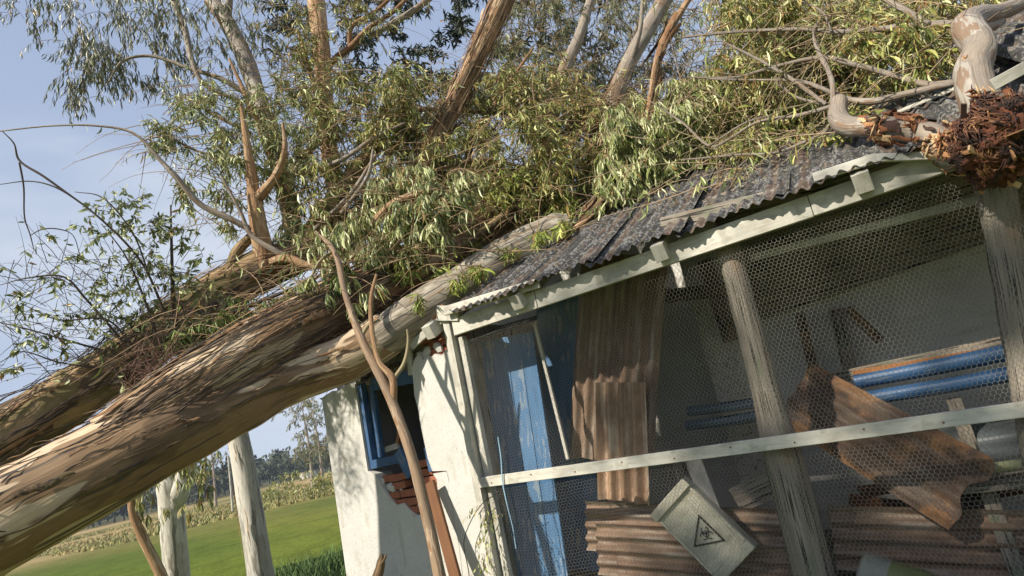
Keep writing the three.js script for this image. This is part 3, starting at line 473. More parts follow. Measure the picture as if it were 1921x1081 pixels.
// ------------------------------------------------------------------ trees: bark ribbons, twigs and leaves
// a ribbon of loose bark on a tube: from ring frame f0, at angle a0, length in frames
function barkStrip(fr, i0, n, a0, drift, width, lift, r) {
  const pos = [], uv = [], idx = [], N = 13, s = r() * 9; 
  for (let k = 0; k <= N; k++) {
    const q = clamp(i0 + n * k / N, 0, fr.length - 1.001), i = Math.floor(q), f = q - i, A = fr[i], B = fr[Math.min(fr.length - 1, i + 1)];
    const P = A[0].clone().lerp(B[0], f), R = lerp(A[3], B[3], f), a = a0 + drift * k / N + 0.035 * Math.sin(k * 0.8 + s), w = width * (0.25 + 0.75 * Math.sin(Math.PI * clamp((k + 0.4) / (N + 0.8)))) * (0.8 + 0.4 * n3(k, s, 0, 1));
    const h = 0.006 + lift * Math.pow(Math.abs(k / N * 2 - 1), 2) * (0.6 + 0.8 * n3(k * 0.5, s, 3, 1)) + 0.02 * n3(k * 0.6, s, 8, 2);
    for (const e of [-1, 0, 1]) { const b = a + e * w / R / 2, rr = R * 1.02 + h + (e ? 0 : w * 0.25); const dir = A[1].clone().multiplyScalar(Math.cos(b)).addScaledVector(A[2], Math.sin(b)); const v = P.clone().addScaledVector(dir, rr); if (k > N * 0.55) v.y -= lift * 0.5 * Math.pow((k / N - 0.55) / 0.45, 2); pos.push(v.x, v.y, v.z); uv.push((e + 1) * 0.03 + s, k * 0.08); }
  }
  for (let k = 0; k < N; k++) for (let e = 0; e < 2; e++) { const a = k * 3 + e, b = a + 3; idx.push(a, b, a + 1, a + 1, b, b + 1); }
  return geoFrom(pos, uv, idx);
}
function dressBark(t, parent, geo, count, seed, { lo = 0, hi = 1, a0 = 0, spread = Math.PI, mats = [M.stripDark, M.stripDark, M.stripMid, M.stripLight], len = [6, 26], w = [0.012, 0.05], lift = 0.03 } = {}) {
  const r = rng(seed), n = geo.frames.length - 1, out = [];
  for (let i = 0; i < count; i++) { const L = lerp(len[0], len[1], r() * r()), i0 = lerp(lo, hi, r()) * n - L / 2; t.add('bark_strip', barkStrip(geo.frames, Math.max(0, i0), L, a0 + (r() - 0.5) * 2 * spread, (r() - 0.5) * 0.45, lerp(w[0], w[1], r() * r()), lift * (0.3 + r() * 1.4), r), mats[Math.floor(r() * mats.length)], parent); }
}
function stringy(geo, count, seed, { lo = 0, hi = 1, a0 = 0, spread = Math.PI, rad = 0.004, len = 18, lift = 0.05, sagy = 0.1 } = {}) { // thin loose strings of bark and vine, joined
  const r = rng(seed), fr = geo.frames, n = fr.length - 1, L = [];
  for (let i = 0; i < count; i++) {
    const i0 = lerp(lo, hi, r()) * n, ln = len * (0.4 + r()), a = a0 + (r() - 0.5) * 2 * spread, dr = (r() - 0.5) * 0.7, pts = [];
    for (let k = 0; k <= 6; k++) { const q = clamp(i0 + ln * (k / 6 - 0.5), 0, n), A = fr[Math.floor(q)], b = a + dr * k / 6 + 0.07 * (r() - 0.5), rr = A[3] * 1.02 + 0.01 + lift * r(); pts.push(A[0].clone().addScaledVector(A[1], Math.cos(b) * rr).addScaledVector(A[2], Math.sin(b) * rr).add(V(0, -sagy * r() * (k / 6) * (k / 6), 0))); }
    L.push(tube(pts, [rad * (0.5 + r()), rad * 0.4], { seg: 12, ring: 4, cap: false }));
  }
  return merged(L);
}
// leaves: a sickle-shaped blade folded along its midrib, hanging along -y, length 1
function leafGeo(width, bend, fold) {
  const pos = [], uv = [], idx = [], N = 4, prof = [0.12, 0.75, 1, 0.62, 0.02];
  for (let k = 0; k <= N; k++) { const t = k / N, cx = bend * Math.sin(t * Math.PI * 0.9) * 0.5, cz = -0.18 * t * t; for (const e of [-1, 0, 1]) { pos.push(cx + e * width / 2 * prof[k], -t, cz + (e ? fold * width * prof[k] : 0)); uv.push(0.5 + e * 0.5, t); } }
  for (let k = 0; k < N; k++) for (let e = 0; e < 2; e++) { const a = k * 3 + e, b = a + 3; idx.push(a, b, a + 1, a + 1, b, b + 1); }
  return geoFrom(pos, uv, idx);
}
const LEAF = { long: leafGeo(0.135, 0.3, 0.16), wide: leafGeo(0.32, 0.12, 0.12), small: leafGeo(0.24, 0.2, 0.15), needle: leafGeo(0.3, 0.1, 0.3) };
const leafMat = new THREE.MeshPhysicalMaterial({ color: 0xffffff, roughness: 0.4, side: THREE.DoubleSide, transmission: 0.2, thickness: 0, ior: 1.4 });
const leafMatFar = new THREE.MeshStandardMaterial({ color: 0xffffff, roughness: 0.7, side: THREE.DoubleSide });
const PAL = {
  silver: [[0.33, 0.34, 0.16], [0.24, 0.26, 0.09], [0.44, 0.45, 0.26], [0.13, 0.155, 0.05], [0.60, 0.59, 0.40], [0.10, 0.125, 0.04]],
  olive: [[0.28, 0.29, 0.09], [0.19, 0.21, 0.06], [0.40, 0.38, 0.14], [0.10, 0.125, 0.035], [0.56, 0.54, 0.32], [0.33, 0.25, 0.09], [0.14, 0.17, 0.05]],
  fresh: [[0.28, 0.32, 0.08], [0.38, 0.39, 0.12], [0.17, 0.21, 0.05]],
  green: [[0.17, 0.22, 0.06], [0.11, 0.155, 0.04], [0.28, 0.32, 0.10], [0.07, 0.10, 0.03]],
  dull: [[0.155, 0.16, 0.09], [0.11, 0.12, 0.065], [0.21, 0.205, 0.13]],
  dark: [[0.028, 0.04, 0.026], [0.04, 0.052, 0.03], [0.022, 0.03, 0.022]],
};
class Sprays { // collects twigs and leaves of one plant
  constructor(seed, pal, geo, o = {}) { this.r = rng(seed); this.pal = PAL[pal]; this.geo = geo; this.tw = []; this.lv = []; this.o = o; }
  leaf(p, dir, len) {
    const r = this.r, y = dir.clone().negate().normalize(), x = V(r() - 0.5, r() - 0.5, r() - 0.5).cross(y).normalize(), z = x.clone().cross(y);
    const m = new THREE.Matrix4().makeBasis(x.multiplyScalar(len * (0.75 + 0.5 * r())), y.multiplyScalar(len), z.multiplyScalar(len)).setPosition(p);
    let c = this.pal[Math.floor(r() * this.pal.length)]; const k = 0.75 + 0.55 * r(); if (r() < (this.o.dry ?? 0.05)) c = [0.26, 0.15, 0.06];
    this.lv.push([m, new THREE.Color().setRGB(c[0] * k * 1.12, c[1] * k * 1.17, c[2] * k)]);
  }
  twig(a, dir, len, leaves, leafLen = 0.13, droop = 0.5, rad = 0.0035) {
    const r = this.r, d = dir.clone().normalize(), pts = [a.clone()], n = 5; let p = a.clone();
    for (let k = 1; k <= n; k++) { d.add(V((r() - 0.5) * 0.35, -droop * 0.28 + (r() - 0.5) * 0.3, (r() - 0.5) * 0.35)).normalize(); p = p.clone().addScaledVector(d, len / n); pts.push(p); }
    for (const q of pts) if (this.o.clip && this.o.clip(q)) return;
    this.tw.push(tube(pts, [rad, rad * 0.35], { seg: 6, ring: 3, cap: false }));
    for (let i = 0; i < leaves; i++) {
      const t = 0.2 + 0.8 * (i + r()) / leaves, f = t * n, k = Math.min(n - 1, Math.floor(f)), q = pts[k].clone().lerp(pts[k + 1], f - k);
      const out = V(r() - 0.5, r() - 0.5, r() - 0.5).multiplyScalar(this.o.wild ?? 1.0).addScaledVector(pts[k + 1].clone().sub(pts[k]).normalize(), 0.35).add(V(0, -(this.o.hang ?? 0.75), 0));
      const l = leafLen * (0.6 + 0.65 * r()); if (this.o.clip && (this.o.clip(q) || this.o.clip(q.clone().addScaledVector(out.clone().normalize(), l)))) continue;
      this.leaf(q, out, l);
    }
  }
  clump(c, R, twigs, leaves, o = {}) { // twigs radiate from the middle of a clump and hang
    const r = this.r;
    for (let i = 0; i < twigs; i++) { const d = V(r() * 2 - 1, r() * 1.6 - 0.8, r() * 2 - 1).normalize(), s = c.clone().addScaledVector(V(r() - 0.5, r() - 0.5, r() - 0.5), R * 0.9); this.twig(s, d, R * (0.6 + 0.7 * r()), leaves, o.leaf ?? 0.13, o.droop ?? 0.6, o.rad ?? 0.0035); }
  }
  finish(t, twigMat, mat = leafMat) {
    if (this.tw.length) t.add('twigs', merged(this.tw), twigMat, null, { kind: 'stuff' });
    if (this.lv.length) { const im = scatter(this.geo, mat, this.lv.map(([m, c]) => [m.clone().premultiply(new THREE.Matrix4().makeTranslation(-t.pos.x, -t.pos.y, -t.pos.z)), c])); im.name = 'foliage'; im.userData.kind = 'stuff'; t.g.add(im); }
  }
}
const overRoof = (p) => (p.x > -3.7 && p.z < 0.35 && p.y < roofY(p.z) + 0.05) || (p.x > -3.6 && p.z > 0.0 && p.y < 2.86 - (p.z > 0.5 ? 0.2 : 0));
const inWall = (p) => p.x > -5.5 && p.z < 0.05 && p.y < 2.3;
const clip = (p) => overRoof(p) || inWall(p);

// ------------------------------------------------------------------ the fallen gum tree (front trunk, forked)
{
  const base = at(-260, 1110, 4.1);
  const t = new Thing('fallen_gum_tree', 'thick fallen gum trunk with peeling tan bark, nearest, lying on the broken wall', 'fallen tree', V(base.x, 0, base.z));
  const low = limb([[-420, 1190, 4.0, 260], [-260, 1110, 4.1, 232], [0, 976, 4.45, 182], [150, 900, 4.7, 166], [300, 822, 5.0, 150], [430, 760, 5.3, 122], [540, 712, 5.6, 100], [650, 672, 5.85, 88], [730, 625, 6.0, 84]], { seg: 100, ring: 36, rough: 0.05, freq: 2.2, flute: 0.02, tw: 1.0, th: 2.6, seed: 4 });
  const trunk = t.add('trunk', low, M.barkA);
  const hi = limb([[215, 838, 4.9, 130], [330, 755, 5.15, 128], [430, 692, 5.4, 124], [530, 634, 5.75, 116], [620, 586, 6.2, 108], [720, 540, 6.7, 104], [820, 482, 7.2, 100], [905, 425, 7.6, 92], [975, 385, 8.0, 70]], { seg: 70, ring: 32, rough: 0.06, freq: 2.4, flute: 0.03, tw: 1.0, th: 2.2, seed: 8 });
  const stem = t.add('trunk', hi, M.barkA, null, { label: 'upper stem of the fork, wrapped in dark hanging bark' });
  t.add('log', limb([[690, 652, 5.9, 66], [760, 606, 5.98, 82], [860, 545, 6.22, 84], [950, 488, 6.5, 88], [1050, 435, 6.62, 76], [1075, 422, 6.6, 50]], { seg: 60, ring: 28, rough: 0.06, freq: 3, tw: 0.8, th: 2, seed: 6 }), M.barkG, null, { label: 'grey weathered log end lying on the roof edge' });
  // ribbons: the side that faces the camera and the top
  const faceAngle = (g, i) => { const f = g.frames[i], d = EYE.clone().sub(f[0]).normalize(); return Math.atan2(d.dot(f[2]), d.dot(f[1])); };
  const a1 = faceAngle(low, 30), a2 = faceAngle(hi, 30);
  dressBark(t, trunk, low, 40, 31, { lo: 0.12, hi: 0.9, a0: a1 * 0.6, spread: 1.3, len: [5, 30], w: [0.01, 0.07], lift: 0.03, mats: [M.stripDark, M.stripDark, M.stripMid, M.stripLight] });
  dressBark(t, stem, hi, 95, 32, { lo: 0.05, hi: 0.8, a0: a2, spread: 1.4, len: [6, 30], w: [0.01, 0.075], lift: 0.04 });
  t.add('loose_bark', stringy(hi, 90, 33, { lo: 0.15, hi: 0.75, a0: a2 + 0.2, spread: 1.3, len: 22, lift: 0.06, sagy: 0.16 }), M.twigDark, stem, { kind: 'stuff' });
  t.add('loose_bark', stringy(hi, 30, 36, { lo: 0.1, hi: 0.75, a0: a2, spread: 1.3, len: 20, lift: 0.05, sagy: 0.08, rad: 0.005 }), M.twig, stem, { kind: 'stuff' });
  t.add('loose_bark', stringy(low, 26, 34, { lo: 0.2, hi: 0.6, a0: a1 * 0.5, spread: 1.0, len: 16, lift: 0.02, sagy: 0.06 }), M.twigDark, trunk, { kind: 'stuff' });
  // ragged bark hanging from the fork on the wall
  const r = rng(35), L = [];
  for (let i = 0; i < 120; i++) { const p = at(585 + r() * 170, 585 + r() * 90, 5.95 + r() * 0.5), d = V(-0.8 + r() * 0.9, -0.35 - r() * 0.5, (r() - 0.3) * 0.5), n = 0.2 + r() * 0.35; L.push(tube([p, p.clone().addScaledVector(d, n * 0.5), p.clone().addScaledVector(d, n).add(V(0, -0.06 * r(), 0))], [0.004 + 0.004 * r(), 0.002], { seg: 5, ring: 4, cap: false })); }
  t.add('loose_bark', merged(L), M.twigDark, stem, { kind: 'stuff' });
}
// ------------------------------------------------------------------ the second, mossy trunk behind
{
  const base = at(-200, 935, 5.4);
  const t = new Thing('fallen_mossy_trunk', 'darker mossy fallen trunk behind the thick one, topped with broken limbs', 'fallen tree', V(base.x, 0, base.z));
  const g = limb([[-300, 1000, 5.3, 120], [-150, 915, 5.5, 118], [0, 822, 5.8, 108], [110, 755, 6.05, 100], [210, 695, 6.3, 96], [310, 622, 6.55, 92], [400, 560, 6.8, 88], [480, 512, 7.05, 84], [570, 470, 7.3, 62], [620, 395, 7.45, 44], [662, 330, 7.6, 34], [705, 275, 7.8, 24]], { seg: 90, ring: 26, rough: 0.09, freq: 3, flute: 0.04, tw: 1.0, th: 1.8, seed: 12 });
  const trunk = t.add('trunk', g, M.barkM);
  dressBark(t, trunk, g, 80, 41, { lo: 0.12, hi: 0.75, spread: Math.PI, len: [5, 22], w: [0.01, 0.06], lift: 0.05, mats: [M.stripDark, M.stripDark, M.stripMid, M.stripLight] });
  t.add('loose_bark', stringy(g, 130, 42, { lo: 0.12, hi: 0.72, len: 18, lift: 0.07, sagy: 0.2 }), M.twigDark, trunk, { kind: 'stuff' });
  const dead = t.add('limb', limb([[500, 512, 7.0, 54], [492, 460, 7.0, 36], [483, 415, 7.0, 30], [473, 340, 7.05, 22], [462, 262, 7.1, 13], [452, 200, 7.2, 6]], { seg: 34, ring: 14, rough: 0.08, freq: 5, tw: 0.5, th: 1, seed: 3 }), M.barkS);
  t.add('branch', limb([[484, 372, 7.02, 20], [520, 325, 7.0, 15], [534, 280, 7.0, 10], [530, 230, 7.1, 5]], { seg: 20, ring: 8, rough: 0.06 }), M.barkS, dead);
  t.add('branch', limb([[470, 430, 6.95, 13], [430, 410, 6.9, 13], [375, 383, 6.85, 12], [330, 332, 6.8, 11], [300, 300, 6.8, 8], [250, 250, 6.8, 5], [180, 236, 6.8, 4], [100, 236, 6.8, 3], [0, 246, 6.9, 2.4]], { seg: 40, ring: 8, rough: 0.08 }), M.barkR, dead, { label: 'long pale bough arching to the left against the sky' });
  t.add('branch', limb([[560, 495, 6.9, 14], [515, 470, 6.85, 12], [470, 440, 6.85, 9], [452, 400, 6.85, 7], [415, 330, 6.85, 5]], { seg: 24, ring: 8, rough: 0.06 }), M.barkR, dead);
  t.add('limb', limb([[700, 500, 6.9, 10], [640, 480, 6.6, 12], [590, 500, 6.6, 14], [540, 485, 6.7, 16], [510, 490, 6.9, 14]], { seg: 24, ring: 8, rough: 0.08 }), M.barkS);
  t.add('limb', limb([[430, 545, 6.8, 26], [440, 480, 6.9, 22], [475, 440, 7.1, 18]], { seg: 14, ring: 10, rough: 0.15, freq: 6 }), M.barkM);
  // tangle of dead twigs caught between the two trunks
  const r = rng(43), L = [], L2 = [];
  for (let i = 0; i < 420; i++) { const u = r(), p = at(lerp(200, 400, u) + (r() - 0.5) * 110, lerp(710, 600, u) + (r() - 0.5) * 90, 5.9 + r() * 0.6), d = V(r() - 0.5, r() * 0.8 - 0.2, r() - 0.5).normalize(), n = 0.12 + r() * 0.3; L.push(tube([p, p.clone().addScaledVector(d, n * 0.5).add(V((r() - 0.5) * 0.05, 0.02, 0)), p.clone().addScaledVector(d, n)], [0.0035, 0.0015], { seg: 4, ring: 3, cap: false })); }
  for (let i = 0; i < 260; i++) { const p = at(235 + r() * 110, 650 + r() * 95, 5.55 + r() * 0.3), d = V(r() - 0.5, r() - 0.4, r() - 0.5).normalize(), n = 0.08 + r() * 0.2; L2.push(tube([p, p.clone().addScaledVector(d, n * 0.5).add(V((r() - 0.5) * 0.05, 0.02, 0)), p.clone().addScaledVector(d, n)], [0.003, 0.0012], { seg: 4, ring: 3, cap: false })); }
  t.add('twigs', merged(L), M.twigDark, null, { kind: 'stuff' });
  const nest = new Thing('twig_nest', 'reddish heap of fine dead twigs caught between the two fallen trunks', 'twigs', at(290, 720, 5.6)); nest.add('twigs', merged(L2), flat(0.17, 0.09, 0.065, 0.85)); 
}
// ------------------------------------------------------------------ leaning trunks and standing trees behind the roof
function simpleTree(name, label, cat, spec, mat, o = {}, group) {
  const pts = spec.map(([x, y, d]) => at(x, y, d)), p0 = pts[0], t = new Thing(name, label, cat, V(p0.x, 0, p0.z), group);
  const foot = o.foot ? [V(p0.x, -0.1, p0.z)] : [], rad = spec.map(([, , d, w]) => w / 2 * d / FOC); if (o.foot) rad.unshift(rad[0] * 1.15);
  const g = tube([...foot, ...pts], rad, { seg: o.seg ?? 40, ring: o.ring ?? 16, rough: o.rough ?? 0.06, freq: o.freq ?? 3, tw: o.tw ?? 0.6, th: o.th ?? 1.6, seed: o.seed ?? 5, flute: o.flute ?? 0.02 });
  t.trunk = t.add('trunk', g, mat); t.geo = g; return t;
}
{
  const t = simpleTree('leaning_trunk', 'leaning trunk with long ribbons of peeling brown bark, rising from the middle of the foliage', 'tree trunk', [[700, 520, 7.4, 34], [772, 372, 7.5, 33], [815, 272, 7.6, 33], [860, 180, 7.75, 35], [905, 85, 7.9, 37], [955, -30, 8.1, 37], [1020, -190, 8.4, 32]], M.barkS, { seg: 60, ring: 22, seed: 14 });
  dressBark(t, t.trunk, t.geo, 70, 51, { lo: 0.25, hi: 0.85, spread: Math.PI, len: [8, 26], w: [0.01, 0.05], lift: 0.05, mats: [M.stripDark, M.stripMid, M.stripMid, M.stripLight] });
  t.add('loose_bark', stringy(t.geo, 50, 52, { lo: 0.25, hi: 0.85, len: 20, lift: 0.05 }), M.twig, t.trunk, { kind: 'stuff' });
  simpleTree('grey_bough', 'bare curved greyish trunk above the roof, right of the peeling leaning trunk', 'tree trunk', [[1010, 330, 8.6, 28], [1040, 200, 8.7, 27], [1053, 145, 8.8, 25], [1085, 72, 9, 20], [1120, -40, 9.2, 15]], M.barkR, { seed: 15 });
  const t3 = simpleTree('grey_bough', 'bare tan trunk slanting to the top edge, second from the peeling trunk', 'tree trunk', [[1090, 380, 8.2, 34], [1143, 212, 8.3, 32], [1172, 135, 8.4, 31], [1218, 50, 8.6, 30], [1265, -30, 8.8, 28]], M.barkR, { seed: 16 });
  t3.add('branch', limb([[1180, 125, 8.4, 14], [1200, 60, 8.3, 9], [1206, -10, 8.3, 6]], { ring: 7 }), M.barkR);
  const t4 = simpleTree('bark_hung_limb', 'thin limb hung with red-brown bark, rising behind the roof near its middle', 'tree limb', [[1080, 455, 7.0, 22], [1110, 400, 7.0, 24], [1150, 350, 7.05, 24], [1195, 300, 7.1, 18], [1215, 230, 7.3, 15], [1240, 90, 7.6, 13], [1285, 10, 7.8, 12], [1330, -60, 8, 10]], M.barkS, { seed: 17, seg: 50, ring: 12 });
  dressBark(t4, t4.trunk, t4.geo, 60, 53, { lo: 0.0, hi: 0.75, spread: Math.PI, len: [5, 16], w: [0.01, 0.06], lift: 0.08, mats: [M.stripMid, M.stripLight, M.stripDark, M.stripMid] });
  const t5 = simpleTree('weeping_gum_bough', 'tall grey gum bough at upper left with leaves weeping against the pale sky', 'bough', [[560, 480, 7.5, 34], [520, 290, 8.0, 34], [486, 190, 8.3, 32], [460, 112, 8.6, 31], [430, 50, 8.8, 30], [392, -10, 9, 28], [350, -120, 9.2, 24]], M.barkR, { seed: 18 });
  t5.add('branch', limb([[425, 40, 8.8, 16], [430, -10, 8.8, 14], [425, -60, 8.8, 12]], { ring: 8 }), M.barkR);
  t5.add('branch', limb([[480, 200, 8.2, 6], [385, 160, 8.1, 8], [362, 120, 8.1, 10], [345, 50, 8.3, 12], [322, -5, 8.4, 12], [300, -60, 8.5, 10]], { ring: 8 }), M.barkR);
  t5.add('branch', limb([[486, 190, 8.3, 12], [420, 150, 8.2, 10], [360, 130, 8.2, 8], [280, 105, 8.2, 6], [230, 115, 8.1, 5], [200, 160, 8.1, 3]], { ring: 7 }), M.barkR);
  const s5 = new Sprays(61, 'dull', LEAF.long, { hang: 1.1, wild: 0.6 });
  for (const [x, y, R, n] of [[60, 10, 45, 10], [120, 10, 50, 12], [150, 60, 45, 12], [185, 90, 45, 16], [160, 130, 45, 16], [150, 170, 30, 9], [215, 120, 40, 12], [230, 40, 55, 14], [290, 20, 55, 14], [360, 20, 50, 12], [440, 10, 60, 14], [330, 100, 45, 10], [270, 150, 30, 5], [395, 90, 45, 10], [300, 75, 40, 9], [490, 60, 45, 8], [350, -50, 80, 10], [180, -40, 70, 12]]) s5.clump(at(x, y, 8.1 + s5.r() * 0.7), R * 8.3 / FOC * 1.4, Math.round(n * 1.7), 14, { leaf: 0.13, droop: 1.1 });
  s5.finish(t5, M.twig);
  const t6 = simpleTree('vine_clad_bough', 'upright brown bough left of centre twisted round by a red-brown stem', 'bough', [[650, 480, 7.6, 34], [625, 330, 8.1, 33], [612, 230, 8.6, 32], [604, 110, 9.0, 32], [592, 0, 9.4, 32], [580, -90, 9.6, 30]], M.barkS, { seed: 19 });
  t6.add('stem', limb([[560, 300, 9.2, 14], [600, 262, 9.3, 13], [622, 215, 9.35, 13], [600, 165, 9.4, 12], [622, 118, 9.3, 13], [655, 90, 9.3, 12], [690, 55, 9.3, 10], [740, 20, 9.4, 8], [770, -10, 9.4, 6]], { seg: 44, ring: 10, rough: 0.12, freq: 6 }), M.stripMid);
  t6.add('branch', limb([[655, 95, 9.3, 9], [660, 50, 9.3, 9], [700, 25, 9.3, 8], [745, -15, 9.4, 6]], { ring: 7 }), M.stripMid);
  t6.add('branch', limb([[690, 70, 9.4, 10], [740, 42, 9.5, 12], [800, 2, 9.6, 12], [840, -40, 9.7, 11]], { ring: 8 }), M.barkR);
  // dark trees far behind
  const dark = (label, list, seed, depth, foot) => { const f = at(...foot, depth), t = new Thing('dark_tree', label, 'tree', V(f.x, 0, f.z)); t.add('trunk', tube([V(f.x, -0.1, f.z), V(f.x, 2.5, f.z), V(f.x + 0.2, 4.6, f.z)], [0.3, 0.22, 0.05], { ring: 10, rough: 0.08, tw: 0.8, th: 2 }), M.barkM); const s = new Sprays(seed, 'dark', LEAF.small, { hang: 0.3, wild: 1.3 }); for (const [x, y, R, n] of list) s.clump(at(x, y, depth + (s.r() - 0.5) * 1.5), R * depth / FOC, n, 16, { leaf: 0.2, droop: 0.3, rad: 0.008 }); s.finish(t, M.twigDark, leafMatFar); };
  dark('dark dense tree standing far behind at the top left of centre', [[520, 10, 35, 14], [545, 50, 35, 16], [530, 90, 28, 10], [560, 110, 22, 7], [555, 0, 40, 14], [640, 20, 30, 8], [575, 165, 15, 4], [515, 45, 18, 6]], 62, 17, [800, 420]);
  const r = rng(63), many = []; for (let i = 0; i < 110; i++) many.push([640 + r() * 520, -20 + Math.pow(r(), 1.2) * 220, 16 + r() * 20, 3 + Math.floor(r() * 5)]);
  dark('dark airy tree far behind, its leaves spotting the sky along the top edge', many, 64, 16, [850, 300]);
}
// ------------------------------------------------------------------ leafy branches thrown over the roof
// foliage lies on the roof, never under it
function overRoofDepth(x, y, R, d) { const p = onRoof(x, y), z = p.z; if (p.x < -3.6 || z > 0.25 || z < -2.7) return d; return Math.min(d, depthOf(p) - R * d / FOC * 0.7 - 0.12); }
function leafyBranch(label, seed, pal, wood, woodMat, clumps, o = {}) {
  const p0 = at(...wood[0].slice(0, 3)), t = new Thing('leafy_branch', label, 'branch', p0);
  t.add('limb', limb(wood, { seg: 30, ring: 10, rough: 0.1, freq: 5, tw: 0.4, th: 1.2, seed }), woodMat);
  for (const b of o.boughs ?? []) t.add('bough', limb(b, { seg: 22, ring: 7, rough: 0.08, freq: 6, tw: 0.4, th: 1 }), o.boughMat ?? M.twig);
  const s = new Sprays(seed, pal, o.geo ?? LEAF.long, { hang: o.hang ?? 0.75, wild: o.wild ?? 1.35, clip, dry: o.dry });
  for (const [x, y, R, d0, n, l] of clumps) { const d = overRoofDepth(x, y, R, d0); s.clump(at(x, y, d), R * d / FOC, Math.round(n * (o.mul ?? 2.1)), l ?? 13, { leaf: o.leaf ?? 0.125, droop: o.droop ?? 0.6, rad: 0.0042 }); }
  for (let i = 0; i < (o.sticks ?? 0) * 3; i++) { const [x, y, R, d0] = clumps[Math.floor(s.r() * clumps.length)], d = overRoofDepth(x, y, R, d0), p = at(x + (s.r() - 0.5) * R * 2, y + (s.r() - 0.5) * R * 2, d - 0.25 + s.r() * 0.45); s.twig(p, V(s.r() * 2 - 1, s.r() * 0.9 - 0.35, s.r() * 2 - 1), 0.35 + 0.8 * s.r(), s.r() < 0.3 ? 6 : 0, 0.12, 0.3, 0.0055); }
  s.finish(t, o.twigMat ?? M.twigWarm); return t;
}
const zone = (seed, n, x0, x1, yf0, yf1, d0, d1, R0, R1, tw) => { const r = rng(seed), o = []; for (let i = 0; i < n; i++) { const x = lerp(x0, x1, (i + r()) / n), y = lerp(yf0(x), yf1(x), r()); o.push([x, y, lerp(R0, R1, r()), lerp(d0, d1, r()), tw]); } return o; };
const eave = (x) => 565 - (x - 880) * 0.36;              // where the roof edge runs in the design view
leafyBranch('silvery branch at the left with drooping leaves in front of the pale sky', 71, 'silver', [[560, 470, 7.6, 22], [520, 330, 7.6, 16], [470, 200, 7.7, 10], [430, 110, 7.8, 5]], M.barkS,
  [[300, 235, 26, 7.4, 7], [330, 260, 28, 7.4, 6], [290, 270, 20, 7.3, 4], [370, 205, 40, 7.6, 14], [420, 240, 45, 7.4, 18], [460, 190, 40, 7.7, 14], [400, 290, 40, 7.3, 12], [450, 300, 40, 7.2, 12], [350, 345, 30, 7.3, 6], [420, 355, 36, 7.4, 8], [390, 170, 40, 7.8, 10], [500, 250, 45, 7.4, 16], [530, 310, 40, 7.3, 14], [520, 180, 45, 7.8, 14], [560, 250, 45, 7.6, 16], [550, 370, 40, 7.4, 10], [430, 420, 30, 7.2, 5], [540, 430, 36, 7.3, 8], [340, 180, 30, 7.8, 5], [500, 340, 36, 7.5, 9]], { sticks: 60, boughs: [[[520, 330, 7.6, 9], [440, 300, 7.5, 7], [360, 280, 7.4, 4], [300, 240, 7.4, 2]], [[470, 250, 7.6, 8], [410, 220, 7.6, 6], [340, 180, 7.7, 3]]] });
leafyBranch('leafy branch massed around the foot of the vine-clad trunk', 72, 'olive', [[640, 460, 7.7, 26], [630, 330, 7.8, 18], [600, 200, 8.2, 12], [560, 60, 8.5, 6]], M.barkS,
  [...zone(721, 26, 570, 760, () => 130, () => 430, 7.2, 8.6, 32, 50, 13), [580, 60, 40, 8.4, 10], [560, 110, 40, 8.4, 10], [540, 150, 40, 8.2, 10], [700, 30, 45, 8.6, 7], [660, 10, 40, 8.6, 6], [570, 20, 35, 8.6, 7]], { sticks: 110, dry: 0.12, boughs: [[[560, 330, 7.4, 9], [640, 300, 7.3, 9], [700, 260, 7.3, 7], [760, 230, 7.4, 4]], [[640, 400, 7.1, 8], [690, 330, 7.0, 7], [700, 280, 7.0, 5]], [[590, 430, 7.2, 8], [660, 360, 7.1, 8], [705, 290, 7.1, 6]]], boughMat: M.barkR });
leafyBranch('bright branch hanging in front of the fallen trunks left of the roof', 73, 'silver', [[700, 420, 6.8, 18], [740, 380, 6.6, 14], [800, 360, 6.4, 10], [860, 350, 6.4, 6]], M.barkS,
  [[800, 390, 42, 6.3, 20, 15], [840, 360, 40, 6.4, 18, 15], [760, 400, 40, 6.4, 16], [820, 430, 34, 6.3, 12], [720, 440, 42, 6.6, 14], [680, 470, 40, 6.7, 12], [780, 330, 40, 6.7, 14], [870, 330, 40, 6.6, 14], [730, 350, 40, 6.8, 14], [680, 400, 40, 6.9, 12], [640, 440, 36, 6.8, 8], [700, 490, 30, 6.5, 8], [760, 470, 30, 6.4, 7], [620, 490, 26, 6.3, 6]], { leaf: 0.15, droop: 1.0, hang: 1.1, wild: 0.8, sticks: 50 });
leafyBranch('olive branch filling the space behind the peeling leaning trunk', 74, 'olive', [[900, 400, 8.0, 22], [880, 280, 8.2, 16], [940, 180, 8.4, 10], [1000, 90, 8.6, 5]], M.barkS,
  [...zone(742, 22, 720, 1050, () => 200, (x) => Math.min(400, eave(x) - 120), 7.0, 7.8, 30, 46, 12), ...zone(741, 46, 730, 1060, () => 140, (x) => Math.min(430, eave(x) - 120), 7.6, 9.0, 34, 56, 13)], { sticks: 150, dry: 0.12, boughs: [[[720, 210, 8.0, 9], [820, 205, 8.0, 9], [950, 215, 8.1, 8], [1040, 235, 8.2, 5]], [[780, 330, 7.4, 6], [900, 300, 7.4, 7], [1010, 320, 7.5, 5]]] });
